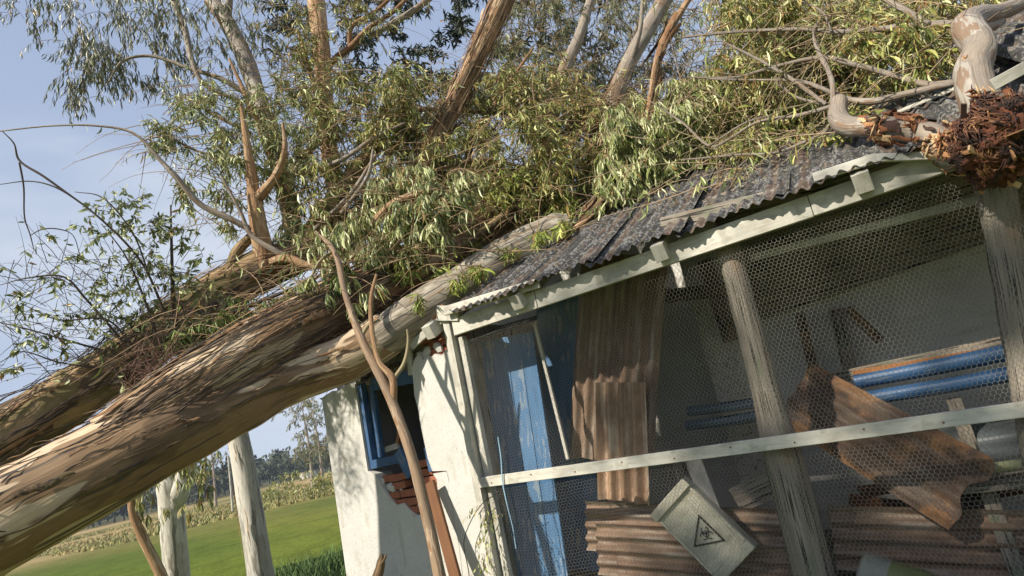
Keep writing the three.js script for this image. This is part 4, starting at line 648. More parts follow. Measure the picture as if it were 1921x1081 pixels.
leafyBranch('green branch lying on the logs just above the roof edge', 75, 'fresh', [[860, 470, 7.0, 16], [950, 400, 7.2, 14], [1040, 330, 7.4, 10], [1100, 270, 7.5, 6]], M.barkM,
  [...zone(751, 26, 850, 1200, (x) => eave(x) - 230, (x) => eave(x) - 72, 7.1, 7.9, 30, 46, 12), [760, 500, 22, 6.4, 6], [830, 510, 22, 6.5, 7], [890, 500, 20, 6.7, 6], [960, 470, 16, 6.2, 4], [1010, 440, 18, 6.2, 5], [900, 500, 18, 6.0, 5], [850, 530, 20, 5.9, 6], [790, 560, 18, 5.7, 4], [1060, 420, 20, 6.1, 6]], { sticks: 90, dry: 0.1 });
leafyBranch('thin-leaved branch behind the two bare trunks above the roof', 76, 'dull', [[1120, 330, 9.2, 18], [1130, 200, 9.4, 14], [1180, 90, 9.6, 9], [1220, -20, 9.8, 5]], M.barkR,
  [...zone(761, 44, 900, 1330, () => -10, () => 200, 9, 10.4, 30, 52, 8)], { sticks: 90 });
leafyBranch('branch with long drooping silver leaves along the middle of the roof', 77, 'silver', [[1180, 360, 6.8, 18], [1260, 290, 6.8, 14], [1340, 250, 6.7, 10], [1420, 220, 6.6, 6]], M.twigOlive,
  [...zone(774, 30, 1150, 1440, (x) => eave(x) - 150, (x) => eave(x) - 66, 6.2, 7.2, 26, 36, 12), ...zone(772, 34, 1190, 1430, (x) => eave(x) - 105, (x) => eave(x) - 40, 6.2, 7.2, 20, 28, 12), ...zone(773, 6, 1000, 1050, (x) => eave(x) - 120, (x) => eave(x) - 70, 6.2, 7.2, 16, 22, 5), ...zone(771, 40, 1130, 1470, (x) => eave(x) - 270, (x) => eave(x) - 72, 6.2, 7.2, 32, 48, 14)], { leaf: 0.145, droop: 0.9, hang: 1.0, wild: 0.9, sticks: 80, twigMat: M.twigPale });
leafyBranch('olive branch spread over the roof left of the broken limb', 78, 'olive', [[1420, 300, 6.2, 16], [1500, 240, 6.0, 12], [1600, 160, 5.9, 9], [1700, 90, 5.9, 5]], M.twigOlive,
  [...zone(783, 26, 1390, 1640, (x) => eave(x) - 150, (x) => eave(x) - 66, 5.6, 6.8, 26, 36, 12), ...zone(782, 26, 1380, 1620, (x) => eave(x) - 112, (x) => eave(x) - 46, 5.6, 6.8, 20, 28, 12), ...zone(781, 40, 1380, 1640, (x) => eave(x) - 300, (x) => eave(x) - 70, 5.6, 6.8, 34, 50, 14)], { droop: 0.8, sticks: 110, dry: 0.09, twigMat: M.twigPale });
leafyBranch('dense olive branch at the top right behind the broken limb', 79, 'olive', [[1560, 200, 6.0, 14], [1640, 120, 6.0, 11], [1740, 40, 6.0, 8], [1850, -40, 6.1, 5]], M.twigOlive,
  [...zone(793, 26, 1380, 1780, () => 0, () => 170, 5.2, 6.2, 30, 44, 11), ...zone(792, 7, 1600, 1860, () => 40, () => 150, 4.3, 5.2, 40, 56, 12), ...zone(791, 44, 1330, 1930, () => -20, (x) => Math.min(200, eave(x) - 150), 6.0, 7.2, 40, 60, 13)], { sticks: 170, dry: 0.16, leaf: 0.11, twigMat: M.twigPale });
leafyBranch('tangled brown-green branch in front of the bare trunks above the roof', 80, 'olive', [[1000, 420, 7.6, 18], [1080, 300, 7.7, 14], [1200, 220, 7.6, 9], [1300, 160, 7.6, 5]], M.barkS,
  [...zone(801, 34, 1000, 1330, () => 190, (x) => eave(x) - 165, 7.3, 8.2, 32, 50, 11)], { sticks: 170, dry: 0.2 });

leafyBranch('dark green sprays hanging along the mossy trunk behind the thick fallen gum', 85, 'green', [[330, 640, 6.1, 10], [430, 590, 6.2, 9], [540, 545, 6.3, 7], [640, 500, 6.3, 4]], M.twigDark,
  [...zone(851, 22, 320, 660, (x) => 655 - (x - 320) * 0.38, (x) => 610 - (x - 320) * 0.36, 5.95, 6.35, 18, 28, 5)], { droop: 0.9, hang: 1.0, sticks: 40, dry: 0.08, mul: 1.6 });
{ // long peeled bark thrown down over the roof edge
  const t = new Thing('peeled_bark_heap', 'orange-brown strips of peeled bark lying down the roof beside the grey log', 'bark', at(1100, 410, 6.2)), r = rng(171);
  for (let i = 0; i < 46; i++) {
    const k = r(), x0 = 1120 + 90 * r() + 20 * k, y0 = 395 - (x0 - 1120) * 0.85 + 14 * (r() - 0.5), dx = -50 - 50 * r(), pts = [0, 0.35, 0.7, 1].map((f) => { const x = x0 + dx * f + 6 * (r() - 0.5), y = y0 - dx * 0.82 * f + 6 * (r() - 0.5); return [x, y]; }).filter(([x, y]) => y < eave(x) - 8);
    if (pts.length < 3) continue;
    const P = pts.map(([x, y]) => at(x, y, overRoofDepth(x, y, 4, 6.9) - 0.06 - 0.3 * r())), g = tube(P, [0.004, 0.014 + 0.022 * r(), 0.003], { seg: 12, ring: 6, rough: 0.3, freq: 20, tw: 0.2, th: 0.5 });
    t.add('bark_strip', g, [M.stripMid, M.stripLight, M.brownWood, M.stripDark][Math.floor(r() * 4)]);
  }
}
// ------------------------------------------------------------------ slender trunk in front of the window
{
  const spec = [[845, 1190, 4.6, 32], [825, 1081, 4.7, 30], [800, 965, 4.85, 28], [770, 850, 5.0, 26], [730, 742, 5.2, 24], [680, 640, 5.4, 20], [650, 560, 5.6, 15], [626, 470, 5.85, 12], [592, 436, 6.0, 9]];
  for (const q of spec) q[3] *= 0.78;
  const t = simpleTree('slender_trunk', 'slender pinkish trunk leaning before the broken blue window, forked half way', 'tree', spec, M.barkT, { seg: 60, ring: 14, rough: 0.07, freq: 7, tw: 0.35, th: 1 });
  const f = t.add('fork', limb([[738, 755, 5.18, 14], [736, 710, 5.22, 14], [712, 680, 5.3, 10], [698, 620, 5.4, 9], [696, 560, 5.5, 8], [706, 515, 5.6, 6]], { seg: 30, ring: 10, rough: 0.07, freq: 7, tw: 0.3 }), M.barkS);
  t.add('twig', limb([[736, 714, 5.22, 8], [758, 682, 5.27, 8], [766, 640, 5.3, 6], [764, 618, 5.3, 4]], { seg: 14, ring: 8 }), M.twigOlive, f);
  t.add('twig', limb([[678, 632, 5.42, 8], [690, 612, 5.45, 8], [712, 600, 5.5, 5]], { seg: 12, ring: 8 }), M.twigOlive);
  t.add('twig', limb([[626, 470, 6.0, 7], [600, 490, 5.95, 6], [570, 540, 5.9, 4], [548, 520, 5.9, 2]], { seg: 14, ring: 6 }), M.twigOlive);
  const s = new Sprays(82, 'silver', LEAF.long, { hang: 1.1, wild: 0.7 });
  for (const [x, y, R, n, d] of [[590, 440, 30, 8, 6.1], [650, 420, 30, 8, 6.2], [570, 530, 24, 7, 5.9], [610, 540, 20, 6, 5.9], [698, 540, 22, 6, 5.9], [640, 510, 22, 4, 6.0], [700, 640, 8, 2, 5.75], [655, 575, 14, 3, 5.85]]) s.clump(at(x, y, d), R * d / FOC * 1.2, n, 10, { leaf: 0.15, droop: 1.1 });
  s.finish(t, M.twigOlive);
}
// ------------------------------------------------------------------ young tree with roundish leaves on the mossy trunk
{
  const p0 = at(310, 640, 6.2), t = new Thing('leafy_sapling', 'young tree with roundish light leaves and dark twigs at the far left', 'sapling', p0);
  const stems = [[[335, 640, 6.2, 13], [325, 560, 6.2, 12], [322, 480, 6.2, 8], [320, 385, 6.25, 4]], [[300, 650, 6.1, 9], [270, 560, 6.05, 6], [235, 480, 6.0, 4], [190, 420, 6.0, 2]], [[310, 590, 6.1, 7], [270, 500, 6.0, 6], [228, 448, 5.9, 5.5], [150, 380, 5.85, 5], [100, 350, 5.8, 4], [55, 340, 5.8, 3], [0, 346, 5.8, 2]], [[150, 380, 5.85, 5], [80, 330, 5.8, 6], [35, 300, 5.8, 6], [26, 270, 5.8, 4], [5, 247, 5.8, 2.5]], [[36, 305, 5.8, 5], [44, 350, 5.8, 4], [46, 410, 5.8, 3.4], [56, 440, 5.8, 3], [63, 468, 5.8, 2]], [[56, 442, 5.8, 2.2], [80, 430, 5.8, 3], [110, 430, 5.85, 3], [135, 440, 5.9, 2], [150, 480, 5.9, 2]], [[230, 640, 6.0, 7], [160, 560, 5.9, 6], [120, 520, 5.85, 5], [50, 522, 5.8, 4], [0, 535, 5.8, 2]], [[200, 660, 6.0, 7], [130, 640, 5.9, 5], [60, 620, 5.8, 4], [0, 605, 5.8, 3]], [[250, 650, 6, 7], [200, 600, 5.9, 5], [110, 600, 5.8, 4], [40, 570, 5.8, 2]], [[180, 690, 6, 6], [110, 680, 5.9, 4], [40, 660, 5.8, 3], [0, 680, 5.8, 2]], [[280, 520, 6, 5], [250, 440, 5.95, 4], [190, 370, 5.9, 3], [140, 360, 5.9, 2]]];
  for (const sp of stems) t.add('stem', limb(sp.map(([x, y, d, w]) => [x, y, d, w * 0.72]), { seg: 26, ring: 7, rough: 0.1, freq: 8 }), M.twigDark);
  const s = new Sprays(83, 'silver', LEAF.wide, { hang: 0.5, wild: 1.4 });
  for (const [x, y, R, n, d] of [[245, 380, 24, 5, 6], [200, 390, 26, 5, 5.95], [230, 430, 26, 6, 6], [290, 420, 30, 8, 6.1], [180, 440, 26, 4, 5.95], [330, 440, 26, 6, 6.2], [350, 390, 20, 3, 6.2], [270, 490, 32, 9, 6.1], [310, 520, 30, 8, 6.1], [230, 540, 30, 6, 6], [350, 540, 26, 6, 6.2], [170, 540, 26, 4, 5.9], [380, 480, 22, 4, 6.3], [100, 520, 18, 2, 5.85], [90, 440, 10, 1, 5.85], [140, 480, 18, 2, 5.9], [280, 590, 34, 8, 6.1], [200, 600, 30, 5, 5.95], [120, 590, 26, 3, 5.9], [40, 590, 20, 2, 5.8], [60, 640, 24, 4, 5.85], [15, 690, 22, 3, 5.8], [30, 560, 14, 2, 5.8], [120, 650, 26, 3, 5.9], [400, 560, 26, 5, 6.3], [370, 600, 30, 7, 6.2]]) s.clump(at(x, y, d), R * d / FOC * 1.25, Math.round(n * 2.1), 10, { leaf: 0.07, droop: 0.1, rad: 0.0035 });
  for (let i = 0; i < 260; i++) { const r = s.r; s.twig(at(20 + r() * 320, 480 + r() * 230, 5.8 + r() * 0.4), V(-0.6 + r() * 0.9, r() * 0.9 - 0.25, r() - 0.5), 0.25 + 0.4 * r(), r() < 0.25 ? 3 : 0, 0.08, 0.1, 0.004); }
  // the largest leaves are pieces of their own, the rest one mass
  const big = s.lv.splice(0, 260); for (const [m, c] of big) { const k = Math.min(2, Math.floor(s.r() * 3)); t.leafM ??= [0, 1, 2].map((q) => new THREE.MeshPhysicalMaterial({ color: new THREE.Color().setRGB(...[[0.22, 0.25, 0.10], [0.34, 0.37, 0.18], [0.46, 0.48, 0.29]][q]), roughness: 0.5, side: THREE.DoubleSide, transmission: 0.28, thickness: 0 })); t.put('leaf', LEAF.wide, t.leafM[k], m); }
  s.finish(t, M.twigDark);
}
// ------------------------------------------------------------------ bare pale branches reaching left from the broken limb
{
  const p0 = at(1790, 45, 4.4), t = new Thing('bare_branch', 'bare pale forked branches reaching left across the roof from the broken limb', 'branch', p0);
  const D = 4.7, B = [[[1830, 40, 4.2, 20], [1780, 44, 4.4, 15], [1715, 48, 4.6, 12], [1580, 60, 4.9, 9], [1505, 55, 5.1, 7], [1380, 60, 5.4, 6], [1280, 70, 5.6, 4]], [[1745, 46, 4.5, 11], [1700, 20, 4.6, 11], [1640, -15, 4.8, 9], [1600, -50, 4.9, 7]], [[1815, 152, 4.0, 13], [1740, 158, 4.3, 12], [1690, 145, 4.5, 12], [1600, 120, 4.7, 10], [1540, 108, 4.9, 8], [1450, 126, 5.1, 6], [1380, 145, 5.3, 5], [1290, 145, 5.5, 3]], [[1815, 150, 4.05, 11], [1700, 176, 4.3, 14], [1640, 190, 4.4, 14], [1590, 186, 4.55, 11], [1540, 165, 4.7, 8], [1500, 152, 4.9, 6], [1400, 150, 5.2, 4], [1330, 148, 5.4, 3]], [[1562, 200, 4.5, 10], [1562, 160, 4.6, 10], [1553, 130, 4.75, 9], [1535, 95, 4.9, 8], [1527, 60, 5, 7], [1548, 20, 5.1, 4]], [[1560, 200, 4.5, 9], [1500, 216, 4.7, 8], [1420, 230, 4.9, 6], [1370, 260, 5.1, 5], [1335, 275, 5.3, 5], [1280, 230, 5.6, 4], [1220, 190, 5.8, 2]], [[1560, 232, 4.5, 8], [1545, 250, 4.55, 8], [1510, 266, 4.7, 7], [1460, 285, 4.9, 5], [1380, 291, 5.2, 5], [1280, 300, 5.5, 3]], [[1355, 78, 5.3, 4], [1420, 110, 5.1, 5], [1480, 145, 4.9, 7], [1550, 196, 4.6, 8]], [[1405, 296, 5.1, 3], [1350, 342, 5.2, 5], [1310, 356, 5.3, 4], [1285, 368, 5.4, 3]], [[1560, 60, 4.9, 4], [1540, 20, 5.0, 4], [1460, -10, 5.2, 3]], [[1460, 155, 5.0, 5], [1490, 180, 4.9, 5], [1545, 196, 4.7, 6]], [[1330, 274, 5.3, 4], [1400, 230, 5.1, 4], [1450, 215, 5.0, 3]]];
  for (const sp of B) t.add('bough', limb(sp, { seg: 32, ring: 9, rough: 0.08, freq: 7, tw: 0.3, th: 0.9 }), M.barkR);
  const s = new Sprays(84, 'olive', LEAF.long, { clip });
  for (let i = 0; i < 70; i++) { const sp = B[Math.floor(s.r() * B.length)], k = Math.floor(s.r() * (sp.length - 1)) + 0, a = sp[k], b = sp[k + 1], f = s.r(); s.twig(at(lerp(a[0], b[0], f), lerp(a[1], b[1], f), lerp(a[2], b[2], f)), V(-0.9 + s.r() * 1.2, s.r() * 0.9 - 0.3, s.r() - 0.5), 0.3 + 0.5 * s.r(), s.r() < 0.5 ? 5 : 0, 0.13, 0.3, 0.005); }
  s.finish(t, M.twigOlive);
}
// ------------------------------------------------------------------ broken limb with shattered root ball at the right
{
  const c = at(1868, 262, 3.42), t = new Thing('broken_limb', 'smooth grey forked limb ending in a shattered red-brown mass over the eave', 'broken limb', c);
  t.add('limb', limb([[1850, 215, 3.5, 74], [1832, 170, 3.55, 66], [1826, 128, 3.65, 62], [1838, 92, 3.75, 56], [1815, 50, 3.95, 52], [1830, 34, 4.1, 44], [1880, 22, 4.3, 30], [1950, -10, 4.5, 24]], { seg: 46, ring: 24, rough: 0.07, freq: 6, tw: 0.5, th: 1.1, seed: 21 }), M.barkR);
  t.add('limb', limb([[1880, 40, 4.25, 14], [1860, 50, 4.15, 18], [1830, 52, 4.05, 20]], { seg: 14, ring: 10, rough: 0.05 }), M.barkR);
  const armGeo = limb([[1860, 292, 3.45, 66], [1800, 288, 3.55, 62], [1745, 258, 3.7, 52], [1690, 244, 3.85, 45], [1635, 238, 4.05, 38], [1590, 236, 4.25, 38], [1572, 220, 4.4, 36], [1574, 192, 4.5, 32], [1570, 180, 4.55, 8]], { seg: 46, ring: 24, rough: 0.08, freq: 7, tw: 0.5, th: 1.1, seed: 23 }), arm = t.add('limb', armGeo, M.barkR);
  // torn rings of bark
  const r = rng(91), torn = (x, y, d, w, h, n, mats) => { for (let i = 0; i < n; i++) { const p = at(x + (r() - 0.5) * w, y + (r() - 0.5) * h, d - 0.03 * r()), a = r() * 6.28, L = 0.015 + 0.035 * r(), q = at(x + Math.cos(a) * 30, y + Math.sin(a) * 30, d).sub(at(x, y, d)).normalize(); const g = tube([p.clone().addScaledVector(q, -L), p.clone().add(EYE.clone().sub(p).normalize().multiplyScalar(0.012)), p.clone().addScaledVector(q, L)], [0.002, 0.004 + 0.006 * r(), 0.001], { seg: 6, ring: 5 }); t.add('bark_scrap', g, mats[Math.floor(r() * mats.length)], arm); } };
  const rb = flat(0.20, 0.075, 0.03, 0.85), ob = flat(0.40, 0.20, 0.085, 0.8), yb = flat(0.55, 0.38, 0.2, 0.8), db = flat(0.06, 0.03, 0.02, 0.9);
  torn(1655, 238, 3.92, 36, 40, 60, [rb, ob, yb, db]); torn(1718, 232, 3.72, 44, 18, 26, [rb, ob]); torn(1765, 275, 3.52, 70, 46, 90, [rb, ob, db, yb]); torn(1822, 110, 3.62, 34, 6, 6, [ob, yb]); torn(1845, 180, 3.45, 50, 22, 30, [rb, yb, db]);
  // the shattered mass: a lumpy core and splintered fibres
  const coreR = (d) => 0.195 * (0.55 + 0.42 * n3(d.x * 2.2 + 5, d.y * 2.2, d.z * 2.2, 5) + 0.38 * n3(d.x * 5, d.y * 5, d.z * 5, 6) + 0.20 * n3(d.x * 16, d.y * 16, d.z * 16, 7));
  const g = new THREE.SphereGeometry(1, 130, 80), p = g.attributes.position;
  for (let i = 0; i < p.count; i++) { const v = V().fromBufferAttribute(p, i).normalize(), k = coreR(v); p.setXYZ(i, v.x * k * 1.1, v.y * k * 1.08, v.z * k); }
  g.computeVertexNormals(); g.translate(c.x, c.y - 0.01, c.z);
  const core = t.add('shattered_core', g, material(texture(256, 256, (u, v) => { const a = fbm(u, v, 7, 7, 331, 4), b = fbm(u, v, 40, 40, 333, 3); return mul3(mix3([0.13, 0.045, 0.022], [0.04, 0.018, 0.012], smooth(0.4, 0.6, a)), 0.6 + 0.8 * b); }), T.plasterB, { bs: 0.02, roughness: 0.95 }));
  const fib = [[], [], [], []];
  for (let i = 0; i < 3600; i++) {
    const d = V(r() * 2 - 1, r() * 2 - 1, r() * 2 - 1).normalize(), w = V(n3(d.x * 2, d.y * 2, d.z * 2, 41) - 0.5, n3(d.x * 2, d.y * 2, d.z * 2, 42) - 0.5, n3(d.x * 2, d.y * 2, d.z * 2, 43) - 0.5).addScaledVector(V(r() - 0.5, r() - 0.5, r() - 0.5), 0.3), tng = w.cross(d).normalize();
    const q = n3(d.x * 2.6, d.y * 2.6, d.z * 2.6, 47) + 0.28 * (r() - 0.5), m = q > 0.76 ? 2 : q > 0.60 ? 1 : q > 0.42 ? 0 : 3, R = coreR(d) * 1.05 - 0.012 + 0.012 * r(), a = c.clone().addScaledVector(d, R), l = 0.05 * (0.4 + r() * r() * 1.5), lift = r() < 0.06 ? 0.5 : 0.1;
    fib[m].push(tube([a, a.clone().addScaledVector(tng, l * 0.5).addScaledVector(d, l * lift), a.clone().addScaledVector(tng, l).addScaledVector(d, l * (lift * 1.4 - 0.12))], [0.003 + 0.008 * r() * r(), 0.002], { seg: 2, ring: 5, cap: true }));
  }
  for (let i = 0; i < 60; i++) { const d = V(r() * 2 - 1, r() * 2 - 1, r() * 2 - 1).normalize(), tng = V(r() - 0.5, r() - 0.5, r() - 0.5).cross(d).normalize(), a = c.clone().addScaledVector(d, coreR(d) * 0.86), l = 0.06 + 0.09 * r(), e = tng.clone().addScaledVector(d, 0.3 + r() * 0.9).normalize(), sg = board(a, a.clone().addScaledVector(e, l), 0.012 + 0.03 * r(), 0.006 + 0.006 * r(), d, 0.001); t.add('splinter', sg, [rb, ob, db, rb, yb][Math.floor(r() * 5)], core); }
  [[0.075, 0.032, 0.02], [0.16, 0.07, 0.034], [0.34, 0.18, 0.085], [0.022, 0.012, 0.009]].forEach((col, m) => t.add('fibres', merged(fib[m]), flat(...col, 0.9), core, { kind: 'stuff' }));
  dressBark(t, arm, armGeo, 80, 92, { lo: 0.06, hi: 0.46, spread: Math.PI, len: [2, 7], w: [0.015, 0.08], lift: 0.014, mats: [rb, ob, db, rb, yb] });
  dressBark(t, arm, armGeo, 10, 93, { lo: 0.42, hi: 0.55, spread: Math.PI, len: [2, 4], w: [0.01, 0.04], lift: 0.01, mats: [rb, ob, yb] });
}
// ------------------------------------------------------------------ field: cut and standing pale trunks, shrubs, far trees
{
  const ground = (px, py) => { const d = rayDir(px, py), k = -EYE.y / d.y; return EYE.clone().addScaledVector(d, k); };
  const f1 = ground(500, 1150), d1 = depthOf(f1);
  const t = new Thing('pale_dead_trunk', 'straight pale barkless trunk standing in the green field behind the fallen gum', 'tree trunk', V(f1.x, 0, f1.z));
  const g = tube([V(f1.x, -0.1, f1.z), at(474, 980, d1 + 0.1), at(452, 850, d1 + 0.25), at(428, 735, d1 + 0.4), at(418, 700, d1 + 0.45)], [0.165, 0.15, 0.137, 0.124, 0.05], { seg: 40, ring: 24, rough: 0.03, freq: 4, tw: 0.6, th: 2, seed: 3 }); const tr = t.add('trunk', g, M.barkP);
  dressBark(t, tr, g, 14, 95, { lo: 0.2, hi: 0.8, len: [3, 9], w: [0.01, 0.03], lift: 0.01, mats: [M.stripMid, M.stripLight] });
  const f2 = ground(335, 1120), d2 = depthOf(f2), t2 = new Thing('forked_pale_trunk', 'thick pale forked trunk in the field under the fallen gum, hung with leaf sprays', 'tree', V(f2.x, 0, f2.z));
  t2.add('trunk', tube([V(f2.x, -0.1, f2.z), at(325, 1000, d2), at(318, 920, d2 + 0.05), at(306, 870, d2 + 0.1), at(290, 800, d2 + 0.2), at(270, 760, d2 + 0.2)], [0.215, 0.20, 0.20, 0.12, 0.11, 0.1], { seg: 40, ring: 22, rough: 0.04, freq: 4, tw: 0.7, th: 2, seed: 7 }), M.barkP);
  t2.add('fork', tube([at(325, 960, d2), at(336, 925, d2), at(350, 880, d2 + 0.1), at(372, 800, d2 + 0.2), at(380, 740, d2 + 0.3)], [0.14, 0.16, 0.14, 0.12, 0.1], { seg: 26, ring: 18, rough: 0.04, freq: 4, tw: 0.7, th: 2, seed: 8 }), M.barkP);
  const s = new Sprays(96, 'olive', LEAF.long, { hang: 1.2, wild: 0.6, dry: 0.15 });
  for (const [x, y, R, n] of [[260, 920, 24, 7], [245, 890, 22, 6], [280, 880, 24, 8], [320, 880, 22, 5], [345, 860, 26, 8], [375, 880, 22, 8], [385, 905, 16, 5], [300, 960, 14, 4], [355, 950, 14, 4], [375, 930, 14, 4], [360, 845, 26, 7], [390, 860, 18, 5], [270, 960, 12, 3]]) s.clump(at(x, y, d2 - 0.5), R * d2 / FOC * 1.2, n, 10, { leaf: 0.17, droop: 1.1 }); s.finish(t2, M.twig);
  const t3 = simpleTree('brown_stem', 'thin crooked brown stem leaning left of the forked pale trunk', 'tree', [[330, 1150, d2 - 0.6, 24], [300, 1075, d2 - 0.6, 20], [268, 1010, d2 - 0.6, 18], [248, 960, d2 - 0.6, 14], [245, 900, d2 - 0.5, 9]], M.barkS, { foot: false, ring: 12 });
  // bamboo-like pole far off
  const pole = (px, y0, y1, d, label) => { const a = at(px, y0, d), b = at(px - 6, y1, d); const q = new Thing('thin_pole', label, 'pole', V(a.x, 0, a.z)); q.add('shaft', tube([V(a.x, landY(a.x, a.z) - 0.2, a.z), b], [0.09, 0.07], { seg: 6, ring: 8, rough: 0.02 }), M.barkP); };
  pole(434, 935, 855, 45, 'thin white pole far away in the field left of the pale trunk');
  // far trees
  const farTree = (name, label, px, dist, h, pal, seed, n, spread) => { const d = rayDir(px, 900).setY(0).normalize(), x = EYE.x + d.x * dist, z = EYE.z + d.z * dist, y = landY(x, z), t = new Thing(name, label, 'tree', V(x, y, z)); const s = new Sprays(seed, pal, LEAF.small, { hang: 0.6, wild: 1.2 }), r = s.r;
    t.add('trunk', tube([V(x, y - 0.2, z), V(x + 0.2, y + h * 0.45, z), V(x - 0.1, y + h * 0.95, z)], [h * 0.02, h * 0.014, h * 0.004], { seg: 14, ring: 8, rough: 0.08 }), M.barkR);
    for (let i = 0; i < n; i++) { const k = 0.3 + 0.7 * r(), c = V(x + (r() - 0.5) * spread * 2, y + h * k, z + (r() - 0.5) * spread * 2); s.clump(c, h * 0.075, 6, 9, { leaf: h * 0.035, droop: 0.5, rad: 0.02 }); } s.finish(t, M.twig, leafMatFar); };
  farTree('gum_tree', 'tall thin gum tree in the middle distance just left of the white wall', 585, 62, 8.5, 'dull', 101, 34, 1.5);
  farTree('gum_tree', 'middle-distance gum tree half hidden by the white wall edge', 604, 58, 7.6, 'dull', 102, 30, 1.6);
  farTree('gum_tree', 'middle-distance tree showing left of the pale dead trunk', 400, 75, 8, 'dull', 103, 30, 2.2);
  const bush = (label, px, dist, h, seed) => { const d = rayDir(px, 900).setY(0).normalize(), x = EYE.x + d.x * dist, z = EYE.z + d.z * dist, y = landY(x, z), t = new Thing('shrub', label, 'shrub', V(x, y, z)); const s = new Sprays(seed, 'olive', LEAF.small, { hang: -0.5, wild: 1 }), r = s.r; for (let i = 0; i < 16; i++) s.clump(V(x + (r() - 0.5) * h * 1.2, y + h * r() * 0.9, z + (r() - 0.5) * h), h * 0.25, 6, 9, { leaf: 0.22, droop: -0.6, rad: 0.01 }); s.finish(t, M.twigOlive, leafMatFar); };
  bush('tall shrub at the field edge, midway between pale trunk and white wall', 540, 48, 1.7, 111);
  bush('low shrub at the field edge beside the white wall', 606, 42, 1.3, 112);
  bush('low shrub at the field edge just right of the pale trunk', 505, 55, 1.0, 113);
  // dry reeds along the field edge and the wood on the rise
  const r = rng(121), L = [];
  for (let i = 0; i < 16000; i++) { const az = THREE.MathUtils.degToRad(-80 + r() * 32), d = 42 + r() * 45, x = EYE.x + Math.sin(az) * d, z = EYE.z - Math.cos(az) * d, q = n3(x * 0.12, 0, z * 0.12, 9); if (q < 0.35) continue; const k = 0.7 + 0.5 * r(), c = r() < 0.5 ? [0.34, 0.26, 0.13] : [0.20, 0.20, 0.07]; L.push([mtx(V(x, landY(x, z) - 0.05, z), [(r() - 0.5) * 0.5, r() * 6.28, (r() - 0.5) * 0.5], V(4, 0.14 + 0.3 * r() * q, 1)), new THREE.Color().setRGB(c[0] * k * 1.12, c[1] * k * 1.17, c[2] * k)]); }
  stuff('dry_reeds', 'dry straw-coloured reeds along the far edge of the field', 'reeds', scatter(bladeGeo, flat(1, 1, 1, 0.9), L));
  const W = [], tg = []; for (let i = 0; i < 150; i++) { const b = leafGeo(0.5, 0.1, 0.2); const k = r(); b.scale(1.5, 1.5, 1.5); b.rotateX(r() * 6); b.rotateY(r() * 6); b.rotateZ(r() * 6); b.translate((r() - 0.5) * 5 * (1.1 - Math.abs(k - 0.6)), 2.2 + k * 6, (r() - 0.5) * 5); tg.push(b); } tg.push(tube([V(0, -1, 0), V(0.2, 5, 0)], [0.25, 0.1], { seg: 4, ring: 5 })); const treeG = merged(tg);
  for (let i = 0; i < 620; i++) { const az = THREE.MathUtils.degToRad(-84 + r() * 38), d = 130 + r() * 190, x = EYE.x + Math.sin(az) * d, z = EYE.z - Math.cos(az) * d, sc = 0.42 + 0.4 * r(), k = 0.7 + 0.6 * r(); W.push([mtx(V(x, landY(x, z), z), [0, r() * 6.28, 0], V(sc, sc * (0.7 + 0.5 * r()), sc)), new THREE.Color().setRGB(0.055 * k, 0.066 * k, 0.035 * k)]); }
  stuff('far_wood', 'dark far-off wood covering the rise on the horizon', 'wood', scatter(treeG, leafMatFar, W));
  // small farm buildings far off
  for (const [px, d, label] of [[578, 120, 'tiny white farm building far off on the rise, left one']]) { const q = rayDir(px, 895).setY(0).normalize(), x = EYE.x + q.x * d, z = EYE.z + q.z * d, y = landY(x, z), b = new Thing('far_shed', label, 'shed', V(x, y, z)); b.add('wall', box(2.2, 1.1, 2, new THREE.Matrix4().makeTranslation(x, y + 0.5, z), 0.01), M.plaster); b.add('roof', box(2.5, 0.12, 2.3, new THREE.Matrix4().makeTranslation(x, y + 1.12, z), 0.01), M.rust); }
}
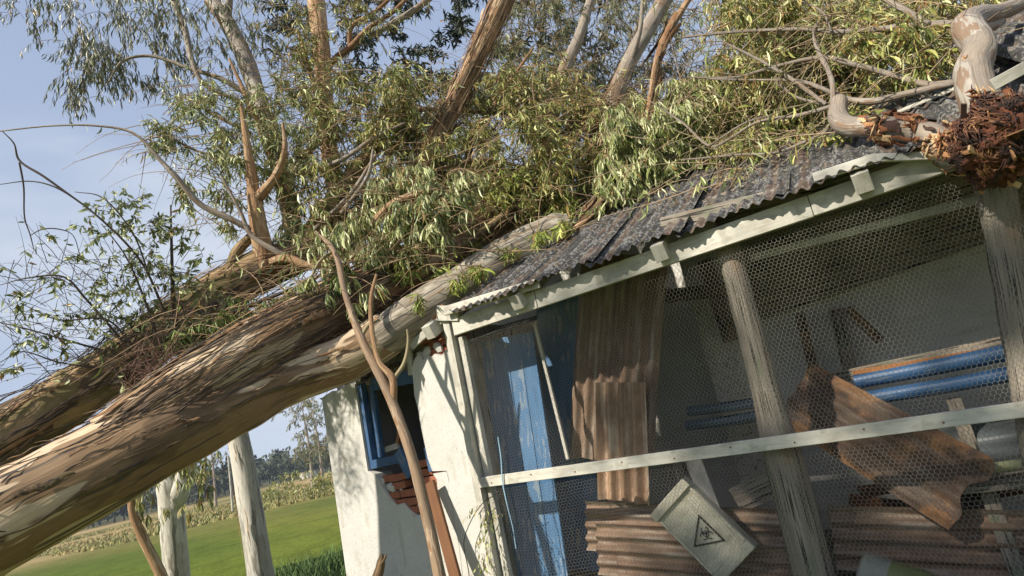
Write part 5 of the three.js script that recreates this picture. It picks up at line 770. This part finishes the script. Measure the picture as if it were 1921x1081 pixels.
// ------------------------------------------------------------------ the tree in front of the house, out of view, whose crown dapples the netting
{
  const t = new Thing('shade_tree', 'tall tree before the house, out of view, dappling the netting with shade', 'tree', V(-4.4, 0, 11));
  t.add('trunk', tube([V(-4.4, -0.1, 11), V(-4.2, 4, 10.6), V(-3.8, 8, 10), V(-3.2, 11, 9.4)], [0.3, 0.24, 0.16, 0.05], { seg: 24, ring: 14, rough: 0.06, tw: 0.7, th: 2 }), M.barkR);
  const s = new Sprays(141, 'olive', LEAF.wide, { hang: 0.4, wild: 1.2 }), r = s.r, K = 1 / SUN_DIR.z;
  for (let i = 0; i < 320; i++) { // places on the netting whose sun is filtered by the crown
    const x = -2.55 + 5.35 * r(), y = -0.3 + (x > -0.3 ? 2.4 : 2.6) * r() + (x > -2.4 && x < -0.6 ? 0.15 : 0); if (n3(x * 1.7, y * 1.7, 0, 31) > (y > 0.8 ? 0.60 : 0.8)) continue;
    const z = 8.2 + r() * 2.2; s.clump(V(x, y, 0).addScaledVector(SUN_DIR, z * K), 0.32, 7, 8, { leaf: 0.17, droop: 0.4, rad: 0.006 });
  }
  s.finish(t, M.twig, leafMatFar);
}
// ------------------------------------------------------------------ small things by the wall
{
  const p = at(708, 1110, 5.3), t = new Thing('broken_stub', 'short dark broken branch stub before the foot of the white wall', 'stick', p);
  t.add('stick', limb([[690, 1180, 5.2, 22], [706, 1090, 5.3, 20], [714, 1058, 5.35, 16], [716, 1040, 5.37, 7]], { seg: 16, ring: 10, rough: 0.15, freq: 12 }), M.stripDark); t.add('spur', limb([[712, 1066, 5.34, 9], [722, 1048, 5.3, 5], [725, 1040, 5.3, 2]], { seg: 8, ring: 6 }), M.stripDark);
  const s = new Sprays(131, 'olive', LEAF.needle, { hang: 0.6, wild: 0.8 }), w = onZ(905, 960, 0.12), t2 = new Thing('dry_weed', 'tuft of dry weeds hanging on the foot of the white corner post', 'weed', w);
  for (let i = 0; i < 26; i++) s.twig(onZ(898 + s.r() * 30, 925 + s.r() * 130, 0.12), V(s.r() - 0.5, s.r() - 0.8, s.r() * 0.5), 0.1 + 0.2 * s.r(), 4, 0.05, 0.8, 0.002); s.finish(t2, M.twigOlive);
  const c = new Thing('loose_cable', 'thin black loose cable hanging by the corner post', 'cable', onZ(875, 1000, 0.1)); c.add('strand', tube([[935, 925], [905, 945], [880, 985], [870, 1020], [880, 1081], [876, 1140]].map(([x, y]) => onZ(x, y, 0.1)), [0.004, 0.004], { seg: 30, ring: 5 }), M.black);
  const b = new Thing('rope', 'frayed blue and white cord hanging over the white rail before the blue door', 'cord', onZ(940, 840, 0.1)); b.add('strand', tube([[934, 820], [940, 860], [943, 905], [952, 950], [962, 990], [968, 1030]].map(([x, y], i) => onZ(x, y, 0.1 + 0.01 * (i % 2))), [0.004, 0.006, 0.004, 0.003], { seg: 30, ring: 5 }), flat(0.3, 0.48, 0.6, 0.7));
}
scene.traverse((o) => { if (o.isMesh) { o.castShadow = true; o.receiveShadow = true; } });
renderer.render(scene, camera);
